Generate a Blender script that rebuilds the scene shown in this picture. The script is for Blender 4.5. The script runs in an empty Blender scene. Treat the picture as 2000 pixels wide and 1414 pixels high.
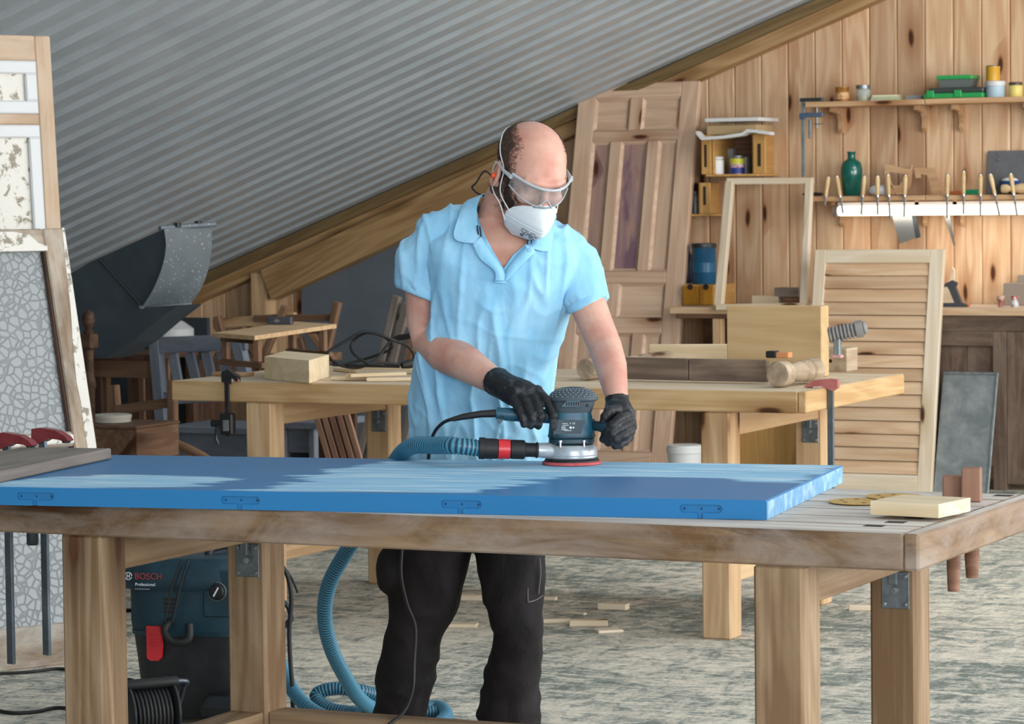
import bpy, bmesh, math, random
from mathutils import Vector, Matrix, noise
S = bpy.context.scene
COL = S.collection
V = Vector
# ---------------------------------------------------------------- camera
F, CH, YAW, PITCH, ROLL = 6000.0, 1.52, math.radians(25.5), math.atan(327/6000.0), math.radians(-.7)
CR = Matrix.Rotation(YAW, 3, 'Z') @ Matrix.Rotation(math.pi/2-PITCH, 3, 'X') @ Matrix.Rotation(ROLL, 3, 'Z')
CP = V((0, 0, CH))
cd = bpy.data.cameras.new('camera'); cam = bpy.data.objects.new('camera', cd); COL.objects.link(cam)
cam.matrix_world = Matrix.Translation(CP) @ CR.to_4x4()
cd.sensor_fit = 'HORIZONTAL'; cd.sensor_width = 36; cd.lens = 36*F/2000
cd.clip_end = 200; cd.dof.use_dof = True; cd.dof.focus_distance = 7.35; cd.dof.aperture_fstop = 15
S.camera = cam
# ---------------------------------------------------------------- world, window light, exposure
w = bpy.data.worlds.new('overcast_daylight'); S.world = w; w.use_nodes = True
w.node_tree.nodes['Background'].inputs[0].default_value = (.83, .92, 1, 1)
w.node_tree.nodes['Background'].inputs[1].default_value = .75
def area(name, loc, target, sx, sy, power, col):
    l = bpy.data.lights.new(name, 'AREA'); l.shape = 'RECTANGLE'; l.size = sx; l.size_y = sy; l.energy = power; l.color = col
    o = bpy.data.objects.new(name, l); COL.objects.link(o); o.location = loc
    o.rotation_euler = (V(target)-V(loc)).to_track_quat('-Z', 'Y').to_euler(); return o
area('window_light_right', (3.6, 9.0, 1.75), (-4.0, 8.8, 1.35), 7.5, 2.9, 520, (1, .98, .96))
area('window_light_front', (1.6, .4, 1.9), (-4.6, 9.5, 1.5), 4.0, 2.2, 270, (1, .99, .98))
area('gable_area_light', (-1.2, 12.0, 3.7), (-5.0, 15.0, .8), 3.0, 1.6, 110, (1, .97, .93))  # area light below the roof, aimed down at the gable wall
vs = S.view_settings; vs.view_transform = 'Standard'; vs.look = 'None'; vs.gamma = 1; vs.use_curve_mapping = False; vs.exposure = .2
# ---------------------------------------------------------------- helpers
RN = random.Random(11)
CRT = V((math.cos(YAW), math.sin(YAW), 0)); FW = V((-math.sin(YAW), math.cos(YAW), 0))
def at(px, py, X=None, Y=None, Z=None, D=None):
    "pixel of the photograph -> point of the room on a given real plane"
    d = CR @ V(((px-1000)/F, (707-py)/F, -1))
    t = X/d.x if X is not None else Y/d.y if Y is not None else (Z-CH)/d.z if Z is not None else D/d.dot(FW)
    return CP + d*t
MW = {}
def tag(o, label=None, cat=None, group=None, kind=None):
    for k, v in (('label', label), ('category', cat), ('group', group), ('kind', kind)):
        if v: o[k] = v
    return o
def T(x, y, z): return Matrix.Translation((x, y, z))
def RZ(d): return Matrix.Rotation(math.radians(d), 4, 'Z')
def RX(d): return Matrix.Rotation(math.radians(d), 4, 'X')
def RY(d): return Matrix.Rotation(math.radians(d), 4, 'Y')
def link(o, M, parent=None):
    COL.objects.link(o)
    if parent: o.parent = parent; o.matrix_basis = MW[parent.name].inverted() @ M
    else: o.matrix_basis = M
    MW[o.name] = M.copy(); return o
def thing(name, label, cat, M, group=None, kind=None):
    if not isinstance(M, Matrix): M = Matrix.Translation(M)
    o = bpy.data.objects.new(name, None); o.empty_display_size = .05
    return tag(link(o, M), label, cat, group, kind)
def frame3(bl, br, tl):
    x = (br-bl).normalized(); z = tl-bl; z = (z-x*z.dot(x)).normalized(); y = z.cross(x)
    M = Matrix((x, y, z)).transposed().to_4x4(); M.translation = bl; return M
def axM(p, d, up=V((0, 0, 1))):
    "frame at p with local x along d"
    x = d.normalized(); y = up.cross(x)
    if y.length < 1e-4: y = V((0, 1, 0)).cross(x) if abs(x.y) < .9 else V((1, 0, 0)).cross(x)
    y.normalize(); z = x.cross(y); M = Matrix((x, y, z)).transposed().to_4x4(); M.translation = p; return M
class MB:
    def __init__(s): s.v = []; s.f = []
    def add(s, vs, fs, M=None):
        n = len(s.v); s.v += [(M @ V(v)) if M else V(v) for v in vs]; s.f += [tuple(i+n for i in f) for f in fs]; return s
    def box(s, x0, x1, y0, y1, z0, z1, c=.002, M=None):
        c = min(c, .45*min(x1-x0, y1-y0, z1-z0)); P = []; ix = {}
        lo, hi = (x0, y0, z0), (x1, y1, z1)
        for a in range(8):
            sg = [(a >> k) & 1 for k in range(3)]
            for k in range(3):
                p = [hi[j] if sg[j] else lo[j] for j in range(3)]
                for j in range(3):
                    if j != k: p[j] += -c if sg[j] else c
                ix[a, k] = len(P); P.append(p)
        Fc = []
        for k in range(3):
            i, j = (k+1) % 3, (k+2) % 3
            for sd in (0, 1):
                q = [(sd << k) | (u << i) | (t << j) for u, t in ((0, 0), (1, 0), (1, 1), (0, 1))]
                q = [ix[a, k] for a in q]; Fc.append(q if sd else q[::-1])
        for k in range(3):
            i, j = (k+1) % 3, (k+2) % 3
            for u in (0, 1):
                for t in (0, 1):
                    a = (u << i) | (t << j); b = a | (1 << k)
                    q = [ix[a, i], ix[b, i], ix[b, j], ix[a, j]]
                    Fc.append(q if (u ^ t) else q[::-1])
        for a in range(8):
            q = [ix[a, 0], ix[a, 1], ix[a, 2]]; par = bin(a).count('1') % 2
            Fc.append(q if par else q[::-1])
        return s.add(P, Fc, M)
    def loft(s, rings, caps=True, closed=True, M=None):
        n = len(rings[0]); P = [p for r in rings for p in r]; Fc = []
        for a in range(len(rings)-1):
            for i in range(n if closed else n-1):
                j = (i+1) % n; Fc.append((a*n+i, a*n+j, (a+1)*n+j, (a+1)*n+i))
        if caps and closed: Fc += [tuple(range(n))[::-1], tuple(range((len(rings)-1)*n, len(rings)*n))]
        return s.add(P, Fc, M)
    def lathe(s, prof, n=20, M=None, axis='z', caps=True):
        rings = []
        for r, z in prof:
            r = max(r, 1e-4); ring = []
            for i in range(n):
                a = 2*math.pi*i/n; x, y = r*math.cos(a), r*math.sin(a)
                ring.append((x, y, z) if axis == 'z' else (z, x, y))
            rings.append(ring)
        return s.loft(rings, caps, True, M)
    def tube(s, pts, r, n=8, M=None, caps=True, flat=None):
        pts = [V(p) for p in pts]; m = len(pts); rs = r if isinstance(r, (list, tuple)) else [r]*m
        t0 = (pts[1]-pts[0]).normalized(); u = t0.orthogonal().normalized(); rings = []
        if flat: u = (V(flat)-t0*V(flat).dot(t0)).normalized()
        for i in range(m):
            t = (pts[min(i+1, m-1)]-pts[max(i-1, 0)]).normalized(); u = (u-t*u.dot(t)).normalized(); b = t.cross(u)
            rr = rs[i] if isinstance(rs[i], tuple) else (rs[i], rs[i])
            rings.append([pts[i]+u*rr[0]*math.cos(2*math.pi*k/n)+b*rr[1]*math.sin(2*math.pi*k/n) for k in range(n)])
        return s.loft(rings, caps, True, M)
    def prism(s, poly, y0, y1, M=None):
        "outline in x,z, extruded along y (outline counter-clockwise seen from -y)"
        n = len(poly); P = [(a, y0, b) for a, b in poly]+[(a, y1, b) for a, b in poly]
        Fc = [tuple(range(n)), tuple(range(n, 2*n))[::-1]]+[(i, i+n, (i+1) % n+n, (i+1) % n) for i in range(n)]
        return s.add(P, Fc, M)
    def ell(s, c, r, M=None, nu=16, nv=10, rot=None):
        rings = []
        for a in range(nv+1):
            t = math.pi*a/nv; z = -math.cos(t); q = max(math.sin(t), 1e-3)
            rings.append([V((r[0]*q*math.cos(2*math.pi*k/nu), r[1]*q*math.sin(2*math.pi*k/nu), r[2]*z)) for k in range(nu)])
        if rot: rings = [[rot @ p for p in g] for g in rings]
        rings = [[p+V(c) for p in g] for g in rings]
        return s.loft(rings, True, True, M)
def spline(pts, k=8):
    "Catmull-Rom through pts"
    pts = [V(p) for p in pts]; out = []
    for i in range(len(pts)-1):
        a, b, c, d = pts[max(i-1, 0)], pts[i], pts[i+1], pts[min(i+2, len(pts)-1)]
        for j in range(k):
            t = j/k; out.append(.5*((2*b)+(c-a)*t+(2*a-5*b+4*c-d)*t*t+(3*b-a-3*c+d)*t**3))
    return out+[pts[-1]]
def mk(mb, name, m, parent=None, M=None, local=False, smooth=None):
    """mesh object. M: own world frame, vertices given in it. local: vertices in the parent's frame. Otherwise vertices are world points."""
    vs = mb.v; fr = M
    if M is None:
        if parent is not None:
            fr = MW[parent.name]
            if not local: inv = fr.inverted(); vs = [inv @ v for v in vs]
        else:
            xs = [v.x for v in vs]; ys = [v.y for v in vs]; zs = [v.z for v in vs]
            fr = T((min(xs)+max(xs))/2, (min(ys)+max(ys))/2, min(zs)); o_ = fr.translation; vs = [v-o_ for v in vs]
    me = bpy.data.meshes.new(name); me.from_pydata([tuple(v) for v in vs], [], mb.f)
    me.materials.append(m); me.update()
    if smooth is not None:
        for p in me.polygons: p.use_smooth = True
        if smooth < 180: me.set_sharp_from_angle(angle=math.radians(smooth))
    return link(bpy.data.objects.new(name, me), fr, parent)
def board(name, p, q, w, h, m, parent=None, up=V((0, 0, 1)), c=.003):
    "squared timber from p to q (centre line), w across, h along up; grain along its length"
    p, q = V(p), V(q); L = (q-p).length; b = MB().box(0, L, -w/2, w/2, -h/2, h/2, c)
    return mk(b, name, m, parent, M=axM(p, q-p, up))
def bx(name, x0, x1, y0, y1, z0, z1, m, parent=None, c=.003, grain=None, base=None):
    "box given in the world (or in frame base); grain along its longest side"
    s = (x1-x0, y1-y0, z1-z0); k = grain if grain is not None else s.index(max(s))
    Rm = (Matrix.Identity(4), Matrix.Rotation(math.pi/2, 4, 'Z'), Matrix.Rotation(-math.pi/2, 4, 'Y'))[k]
    d = {0: s, 1: (s[1], s[0], s[2]), 2: (s[2], s[1], s[0])}[k]
    M = T((x0+x1)/2, (y0+y1)/2, (z0+z1)/2) @ Rm
    if base is not None: M = base @ M
    return mk(MB().box(-d[0]/2, d[0]/2, -d[1]/2, d[1]/2, -d[2]/2, d[2]/2, c), name, m, parent, M=M)
def dup(root, M, label=None, group=None, par=None):
    r = root.copy(); link(r, M, par)
    if label: r['label'] = label
    if group: r['group'] = group
    for ch in list(root.children): dup(ch, M @ MW[root.name].inverted() @ MW[ch.name], par=r)
    return r
def text(name, body, size, M, m, parent, ext=.0004, align='LEFT'):
    c = bpy.data.curves.new('t', 'FONT'); c.body = body; c.size = size; c.extrude = ext; c.align_x = align
    o = bpy.data.objects.new('t', c); COL.objects.link(o)
    me = bpy.data.meshes.new_from_object(o.evaluated_get(bpy.context.evaluated_depsgraph_get()))
    bpy.data.objects.remove(o); me.materials.clear(); me.materials.append(m)
    return link(bpy.data.objects.new(name, me), M @ RX(90), parent)
# ---------------------------------------------------------------- materials
def lin(h):
    if not isinstance(h, str): return (*h, 1)
    c = [int(h[i:i+2], 16)/255 for i in (0, 2, 4)]
    return (*[(x/12.92 if x <= .04045 else ((x+.055)/1.055)**2.4) for x in c], 1)
class NT:
    def __init__(s, name):
        s.m = bpy.data.materials.new(name); s.m.use_nodes = True; s.t = s.m.node_tree; s.b = s.t.nodes['Principled BSDF']
    def n(s, ty, **kw):
        o = s.t.nodes.new(ty)
        for k, v in kw.items():
            if k.startswith('_'): setattr(o, k[1:], v)
        return o
    def L(s, a, b): s.t.links.new(a, b)
    def math(s, op, a, b=None, cl=False):
        o = s.n('ShaderNodeMath', _operation=op); o.use_clamp = cl
        for i, x in enumerate((a, b)):
            if x is None: continue
            if isinstance(x, (int, float)): o.inputs[i].default_value = x
            else: s.L(x, o.inputs[i])
        return o.outputs[0]
    def mix(s, f, a, b, bt='MIX'):
        o = s.n('ShaderNodeMix', _data_type='RGBA', _blend_type=bt)
        for i, x in ((0, f), (6, a), (7, b)):
            if isinstance(x, (int, float)): o.inputs[i].default_value = x
            elif isinstance(x, tuple): o.inputs[i].default_value = x
            else: s.L(x, o.inputs[i])
        return o.outputs[2]
    def ramp(s, f, *st):
        o = s.n('ShaderNodeValToRGB'); e = o.color_ramp.elements
        while len(e) < len(st): e.new(.5)
        for i, (p, c) in enumerate(st): e[i].position = p; e[i].color = c if isinstance(c, tuple) else (c, c, c, 1)
        s.L(f, o.inputs[0]); return o.outputs[0]
    def co(s, sc=(1, 1, 1), rnd=True, rot=(0, 0, 0)):
        tc = s.n('ShaderNodeTexCoord'); mp = s.n('ShaderNodeMapping'); mp.inputs['Scale'].default_value = sc; mp.inputs['Rotation'].default_value = rot
        src = tc.outputs['Object']
        if rnd:
            oi = s.n('ShaderNodeObjectInfo'); a = s.n('ShaderNodeVectorMath', _operation='ADD'); r = s.math('MULTIPLY', oi.outputs['Random'], 53.0)
            s.L(src, a.inputs[0]); s.L(r, a.inputs[1]); src = a.outputs[0]
        s.L(src, mp.inputs['Vector']); return mp.outputs[0]
    def noise(s, vec, sc, det=4, dist=0, ro=.5):
        o = s.n('ShaderNodeTexNoise'); s.L(vec, o.inputs['Vector']); o.inputs['Scale'].default_value = sc; o.inputs['Detail'].default_value = det
        o.inputs['Distortion'].default_value = dist; o.inputs['Roughness'].default_value = ro; return o.outputs['Fac']
    def bump(s, h, st=.3, d=.01):
        o = s.n('ShaderNodeBump'); o.inputs['Strength'].default_value = st; o.inputs['Distance'].default_value = d
        s.L(h, o.inputs['Height']); s.L(o.outputs[0], s.b.inputs['Normal'])
    def end(s, col, rough=.6, metal=0, spec=.5):
        if isinstance(col, tuple): s.b.inputs['Base Color'].default_value = col
        else: s.L(col, s.b.inputs['Base Color'])
        if isinstance(rough, (int, float)): s.b.inputs['Roughness'].default_value = rough
        else: s.L(rough, s.b.inputs['Roughness'])
        s.b.inputs['Metallic'].default_value = metal; s.b.inputs['Specular IOR Level'].default_value = spec; return s.m
def wood(name, c1, c2, knots=.5, dust=0, dustc='D8D2C8', var=.12, rough=.62, stain=0, stainc='5A4636', kd='4A2A14', g=1.0, top=0, topc='D9D2C9'):
    k = NT(name); a, b = lin(c1), lin(c2)
    ringn = k.noise(k.co((.32*g, 3.2*g, 3.2*g)), 1.6, 3, .7)
    ring = k.math('ADD', k.math('MULTIPLY', k.math('SINE', k.math('MULTIPLY', ringn, 46.0)), .5), .5)
    fib = k.noise(k.co((1.0, 48, 48)), 2.2, 6, 0, .62)
    lowv = k.noise(k.co((.5, 2.2, 2.2)), 1.7, 3)
    t = k.math('ADD', k.math('MULTIPLY', ring, .36), k.math('ADD', k.math('MULTIPLY', fib, .85), k.math('MULTIPLY', lowv, .75)))
    t = k.math('MULTIPLY', k.math('SUBTRACT', t, .58), 1.55, True)
    col = k.mix(t, a, b)
    if knots:
        sv = k.n('ShaderNodeSeparateXYZ'); k.L(k.co((1.5, 5.0, 5.0)), sv.inputs[0]); cv = k.n('ShaderNodeCombineXYZ')
        wob = k.math('MULTIPLY', k.math('SUBTRACT', lowv, .5), .5)
        k.L(sv.outputs[0], cv.inputs[0]); k.L(k.math('ADD', k.math('ADD', sv.outputs[1], sv.outputs[2]), wob), cv.inputs[1])
        vo = k.n('ShaderNodeTexVoronoi', _voronoi_dimensions='2D'); k.L(cv.outputs[0], vo.inputs['Vector']); vo.inputs['Scale'].default_value = 1.15
        sp = k.n('ShaderNodeSeparateColor'); k.L(vo.outputs['Color'], sp.inputs[0])
        has = k.math('LESS_THAN', sp.outputs[0], knots*.62)
        core = k.math('MULTIPLY', k.ramp(vo.outputs['Distance'], (.05, 1.0), (.10, 0.0)), has)
        halo = k.math('MULTIPLY', k.ramp(vo.outputs['Distance'], (.06, .7), (.34, 0.0)), has)
        col = k.mix(halo, col, b, 'MULTIPLY'); col = k.mix(core, col, lin(kd))
    if stain:
        sn = k.noise(k.co((1.6, 5, 5)), 1.4, 5, .8, .65); col = k.mix(k.math('MULTIPLY', k.ramp(sn, (.48, 0.0), (.62, 1.0)), stain), col, lin(stainc))
    if dust:
        dn = k.noise(k.co((1.5, 4, 4)), 2.3, 6, .6, .7); col = k.mix(k.math('MULTIPLY', k.ramp(dn, (.36, 0.0), (.62, 1.0)), dust), col, lin(dustc))
    if top:   # sawdust lying on faces that look up
        ge = k.n('ShaderNodeNewGeometry'); sx = k.n('ShaderNodeSeparateXYZ'); k.L(ge.outputs['Normal'], sx.inputs[0])
        dn = k.noise(k.co((1.0, 7, 7)), 2.0, 6, .5, .65)
        col = k.mix(k.math('MULTIPLY', k.math('GREATER_THAN', sx.outputs[2], .8), k.ramp(dn, (.30, .35*top), (.6, top))), col, lin(topc))
    oi = k.n('ShaderNodeObjectInfo'); hs = k.n('ShaderNodeHueSaturation')
    k.L(k.math('ADD', k.math('MULTIPLY', oi.outputs['Random'], 2*var), 1-var), hs.inputs['Value']); k.L(col, hs.inputs['Color'])
    k.bump(fib, .12, .004); return k.end(hs.outputs[0], rough, 0, .3)
def plain(name, c, rough=.5, metal=0, var=0, spec=.5, c2=None, sc=6, lo=.4, hi=.65, bump=0, bsc=60, det=5):
    k = NT(name); col = lin(c)
    if c2: col = k.mix(k.ramp(k.noise(k.co(), sc, det, .4, .62), (lo, 0.0), (hi, 1.0)), col, lin(c2))
    if bump: k.bump(k.noise(k.co(), bsc, 3), bump, .004)
    return k.end(col, rough, metal, spec)
def glassy(name, tint, trans=.7, rough=.08):
    k = NT(name); tr = k.n('ShaderNodeBsdfTransparent'); tr.inputs[0].default_value = lin(tint)
    ms = k.n('ShaderNodeMixShader'); ms.inputs[0].default_value = trans
    k.end(lin(tint), rough); out = k.t.nodes['Material Output']
    k.L(k.b.outputs[0], ms.inputs[1]); k.L(tr.outputs[0], ms.inputs[2]); k.L(ms.outputs[0], out.inputs[0]); return k.m
m_wall = wood('pine_wall', 'DEC2A0', 'C29A77', .8, var=.16, rough=.6)
m_beam = wood('pine_beam', 'B5966C', '8E6D47', .6, var=.08)
m_beamd = wood('weathered_beam', '86714E', '6A5638', .3, var=.08)
m_bench1 = wood('workbench_timber', 'A48E72', '775E44', .45, var=.05, stain=.35, stainc='6E5238')
m_slab1 = wood('smeared_timber', '937757', '644A30', .5, var=.05, dust=.6, dustc='A0958C', stain=.6, stainc='5E4630', top=.9)
m_bench2 = wood('pale_timber', 'CFB28C', 'B4926C', .45, var=.08)
m_slab2 = wood('pale_slab', 'CDAF84', 'B28E60', .45, var=.06, top=.8, topc='DBCFBB')
m_raw = wood('raw_pine', 'E6D6B8', 'D3BD98', .25, var=.07)
m_raww = wood('whitewashed_pine', 'E3D6C2', 'D2C0A4', .2, var=.05)
m_slat = wood('slat_pine', 'D8BE9E', 'C4A280', .45, var=.11)
m_doorw = wood('stripped_door', 'D6BBA2', 'C0A087', .25, var=.05)
m_dark = wood('dark_oak', '5E4433', '3E2B20', .1, var=.15)
m_mid = wood('brown_wood', '8C6E56', '6B4F3C', .2, var=.14)
m_grey = wood('grey_painted_wood', '6E7684', '5B6472', 0, var=.06, dust=.25, dustc='A4A6A8')
m_old = wood('old_bench_wood', '6E5A4B', '4E3D31', .3, var=.12, dust=.35, dustc='8C7D70')
m_turn = wood('greyed_turned_wood', 'C6B49A', 'A38F76', .15, var=.06, stain=.6, stainc='6A5F58')
m_greyw = wood('grey_weathered_wood', '8E857C', '6F665F', .3, var=.08)
m_shelf = wood('shelf_board', 'D0AE88', 'B8906A', .3, var=.05)
m_crate = wood('plywood', 'CFA468', 'B98D50', 0, var=.06)
m_steel = plain('galvanised_steel', '9AA0A2', .42, .75, c2='7B8385', sc=25)
m_zinc = plain('zinc_sheet', '7E8688', .5, .55, c2='9EA4A4', sc=9)
m_duct = plain('duct_sheet', '3D474D', .5, .3, c2='48535A', sc=5)
m_black = plain('black_plastic', '17181A', .45, c2='232426', sc=30)
m_rub = plain('black_rubber', '121315', .6)
m_red = plain('clamp_red', '7A2B30', .35, c2='8E3C40', sc=12)
m_red2 = plain('faded_clamp_red', 'B5706C', .4, c2='A55A58', sc=12)
m_redp = plain('red_plastic', 'C4242C', .35)
m_teal = plain('teal_plastic', '1A4E62', .42, c2='215A6E', sc=20)
m_teald = plain('dark_teal_plastic', '0F303D', .45, c2='143B49', sc=16)
m_white = plain('white_paint', 'CFD1D2', .5)
m_chrome = plain('bright_steel', 'C8CCD0', .25, 1)
m_gun = plain('gunmetal', '4E555C', .4, .8)
m_ink = plain('white_print', 'E8ECEE', .5)
m_dink = plain('dark_print', '2A2C30', .6)
# ================================================================ the setting
YW = 15.6                                   # plank face of the gable wall
RA, RS = at(400, 545, Y=YW), .382           # roof: height rises with X by RS
def roofz(x): return RA.z+RS*(x-RA.x)
k = NT('dusty_concrete')
c0 = k.co((1, 1, 1), False); nn = k.noise(c0, .9, 5, .5, .6); st = k.noise(k.co((1.5, 4.6, 1), False, (0, 0, .35)), 3.4, 9, 1.5, .66); st2 = k.noise(k.co((4.2, 1.8, 1), False, (0, 0, .9)), 2.6, 8, 1.6, .66)
fine = k.noise(c0, 70, 4, .2, .7)
mm = k.math('ADD', k.math('MULTIPLY', st, .55), k.math('ADD', k.math('MULTIPLY', st2, .45), k.math('MULTIPLY', k.math('SUBTRACT', nn, .5), .35)))
mm = k.math('ADD', mm, k.math('MULTIPLY', k.math('SUBTRACT', fine, .5), .34))
col = k.ramp(mm, (.40, lin('727A72')), (.455, lin('93978E')), (.505, lin('BDB8AB')), (.60, lin('DED5C3')))
k.bump(mm, .5, .012); m_floor = k.end(col, .85, 0, .2)
b = MB().add([(-15, -3, 0), (6, -3, 0), (6, 17, 0), (-15, 17, 0)], [(0, 1, 2, 3)])
tag(mk(b, 'floor', m_floor, M=Matrix.Identity(4)), kind='structure', label='grey concrete floor strewn with pale sawdust')
# gable wall of vertical pine boards
b = MB().prism([(-13, 0), (-1, 0), (-1, roofz(-1)+.05), (-10.5, roofz(-10.5)+.05), (-13, .02)], YW+.03, YW+.08)
wall = tag(mk(b, 'wall_back', plain('wall_backing', '8A6A48', .8), M=Matrix.Identity(4)), kind='structure', label='gable wall of vertical knotty pine boards')
PW, xs0 = .1535, at(1538, 38, Y=YW).x
i0, i1 = int((-10.0-xs0)/PW), int((-2.6-xs0)/PW)
for i in range(i0, i1):
    x0, x1 = xs0+i*PW, xs0+(i+1)*PW-.0025; zt = roofz(x0)+.02; zr = roofz(x1)+.02
    e = .006; P = []
    for (x, y) in ((x0, YW+.03), (x0, YW+e), (x0+e, YW), (x1-e, YW), (x1, YW+e), (x1, YW+.03)): P.append((x, y))
    cx = (x0+x1)/2; zb = .0; rings = [[(z if j == 0 else roofz(x)+.02, -(x-cx), y-YW) for x, y in P] for j, z in ((0, 0), (1, 0))]
    bb = MB().loft(rings)
    mk(bb, 'plank', m_wall, wall, M=Matrix(((0, -1, 0, cx), (0, 0, 1, YW), (1, 0, 0, 0), (0, 0, 0, 1))))
# corrugated roof sheets, ribs running up the slope
ceil = thing('ceiling', 'sloping ceiling of grey corrugated metal sheets', None, T(-6, 9, roofz(-6)), kind='structure')
m_roof = plain('roof_sheet', 'C0CAD2', .36, .2, c2='B2BCC4', sc=3)
PIT = .222; xa, xb = -12.1, 2.4; nr = 5
for j in range(17):
    ys = YW-.02-(j+1)*PIT*nr; prof = []
    for r in range(nr):
        y = ys+r*PIT; prof += [(y, .0), (y+.120, .0), (y+.132, .05), (y+.170, .05)]
    prof.append((ys+nr*PIT, 0))
    b = MB(); b.loft([[V((x, y, roofz(x)+.012+h)) for y, h in prof] for x in (xa, xb)], caps=False, closed=False)
    b.loft([[V((x, y, roofz(x)+.016+h)) for y, h in prof] for x in (xb, xa)], caps=False, closed=False)
    mk(b, 'roof_sheet', m_roof, ceil)
# rafter along the gable, with the darker batten on top of it
def slope(x, dz, y): return V((x, y, roofz(x)+dz))
tag(board('trim_1', slope(-10.4, -.095, YW-.06), slope(-2.4, -.095, YW-.06), .115, .075, m_beam, up=V((-RS, 0, 1))), kind='structure', label='pine rafter along the top of the plank wall')
tag(board('trim_2', slope(-10.4, -.025, YW-.075), slope(-2.4, -.025, YW-.075), .15, .06, m_beamd, up=V((-RS, 0, 1))), kind='structure', label='weathered batten between rafter and metal roof')
pa, pb = at(528, 556, Y=YW-.1), at(1085, 296, Y=YW-.1)
tag(board('trim_3', pa, pb, .12, .185, m_beam), kind='structure', label='heavy knotty pine tie beam below the rafter')
p = at(513, 580, Y=YW-.09)
tag(bx('trim_4', p.x-.05, p.x+.055, YW-.14, YW-.03, 0, roofz(p.x)-.13, m_bench2), kind='structure', label='short pine post under the rafter at left')
xa_, xb_ = at(590, 600, Y=YW-.04).x, at(1040, 500, Y=YW-.04).x
zl = lambda x: pa.z+(pb.z-pa.z)*(x-pa.x)/(pb.x-pa.x)-.02
m_gpan = plain('grey_blue_panel', '5C656F', .7, c2='676F78', sc=2)
tag(mk(MB().prism([(xa_, 0), (xb_, 0), (xb_, zl(xb_)), (xa_, zl(xa_))], YW-.045, YW-.005), 'wall_lower', m_gpan), kind='structure', label='grey blue painted panel under the tie beam')
# dark end of the room under the eaves
tag(mk(MB().box(-12.2, -12.1, 4, YW, 0, .15), 'wall_left', m_gpan), kind='structure', label='low eaves wall in shadow')
# ================================================================ workbenches
m_plate = plain('bracket_steel', '7E868A', .45, .7, c2='666D70', sc=30)
def workbench(label, x0, x1, y0, y1, lx, slab, leg, npl, apron_side=0):
    t = thing('workbench', label, 'workbench', T((x0+x1)/2, (y0+y1)/2, 0))
    wds = [(y1-y0)/npl]*npl; y = y0
    for i, wd in enumerate(wds):
        bx('plank', x0+RN.uniform(-.004, .004)*(i > 0), x1-.0325, y+.0015*(i > 0), y+wd-.0015, .777, .85, slab, t, c=.004); y += wd
    bx('end_board', x1-.032, x1, y0+.0005, y1, .7775, .8505, slab, t, c=.005)
    for xl in lx:
        bx('leg', xl, xl+.105, y0+.006, y0+.111, 0, .777, leg, t, c=.006)
        bx('leg', xl, xl+.105, y1-.111, y1-.006, 0, .777, leg, t, c=.006)
        bx('apron', xl+.012, xl+.092, y0+.111, y1-.111, .690, .777, leg, t)
        bx('stretcher', xl+.008, xl+.097, y0+.111, y1-.111, .19, .27, leg, t)
        yb = y1-.111
        pl = mk(MB().box(xl+.028, xl+.092, yb-.003, yb, .600, .682, .0015), 'bracket_plate', m_plate, t)
        for sx in (.036, .084):
            for z in (.610, .672): mk(MB().lathe([(.0055, 0), (.005, .004), (.001, .005)], 8, T(xl+sx, yb-.003, z) @ RX(90)), 'bolt', m_steel, pl)
        mk(MB().lathe([(.009, 0), (.008, .006), (.001, .007)], 10, T(xl+.06, yb-.003, .641) @ RX(90)), 'bolt', m_steel, pl)
        mk(MB().box(xl+.05, xl+.068, yb-.02, yb-.003, .655, .690, .001), 'bracket_lug', m_plate, pl)
    bx('stretcher', lx[0]+.105, lx[1], y1-.10, y1-.02, .19, .27, leg, t)
    return t
B1 = dict(x0=-4.35, x1=-1.85, y0=5.705, y1=6.537)
wb1 = workbench('brown plaster-smeared timber workbench in front, carrying the blue door', **B1, lx=(-3.843, -2.197), slab=m_slab1, leg=m_bench1, npl=6)
B2 = dict(x0=-6.0, x1=-3.52, y0=9.66, y1=10.70)
wb2 = workbench('pale pine workbench behind the man, strewn with lumber', **B2, lx=(-5.69, -3.905), slab=m_slab2, leg=m_bench2, npl=6)
# dog holes not cut: flat dark inserts on the bench top imitate shaded recesses
m_holeshade = plain('hole_shade', '2E221A', .9)  # dark colour painted for the shade inside holes and slots
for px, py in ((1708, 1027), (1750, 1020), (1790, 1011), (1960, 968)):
    p = at(px, py, Z=.85); mk(MB().box(p.x-.02, p.x+.02, p.y-.016, p.y+.016, .8495, .8506, .0002), 'hole_shade', m_holeshade, wb1)
# ================================================================ blue door lying on the front bench
DA = 8.5; DL, DW, DT = 2.0, .823, .04; dfr = at(1497, 978, Z=.89)
DM = T(dfr.x, dfr.y, .85) @ RZ(180+DA)      # x to the left along the door, y towards the camera
DM = T(dfr.x, dfr.y, .8505) @ RZ(DA)        # x to the right: door spans x -DL..0, y 0..DW
k = NT('blue_door_paint')
at_ = k.n('ShaderNodeAttribute', _attribute_name='wear'); wv = at_.outputs['Fac']
strk = k.noise(k.co((1.2, 26, 26), False), 2.0, 6, .3, .6)
wv2 = k.math('MULTIPLY', wv, k.ramp(strk, (.30, .62), (.62, 1.0)))
hi = k.math('MULTIPLY', wv, k.ramp(k.noise(k.co((2.2, 16, 16), False), 1.6, 4, .2), (.50, 0.0), (.64, .8)))
col = k.mix(wv2, lin('2473AB'), lin('9BCBE6')); col = k.mix(hi, col, lin('C8DEEA'))
col = k.mix(k.ramp(k.noise(k.co((1, 1, 1), False), 34, 6, .5, .75), (.66, 0.0), (.74, .5)), col, lin('6FA6CC'))
m_blue = k.end(col, k.ramp(wv, (0, .34), (1, .6)), 0, .4)
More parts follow.
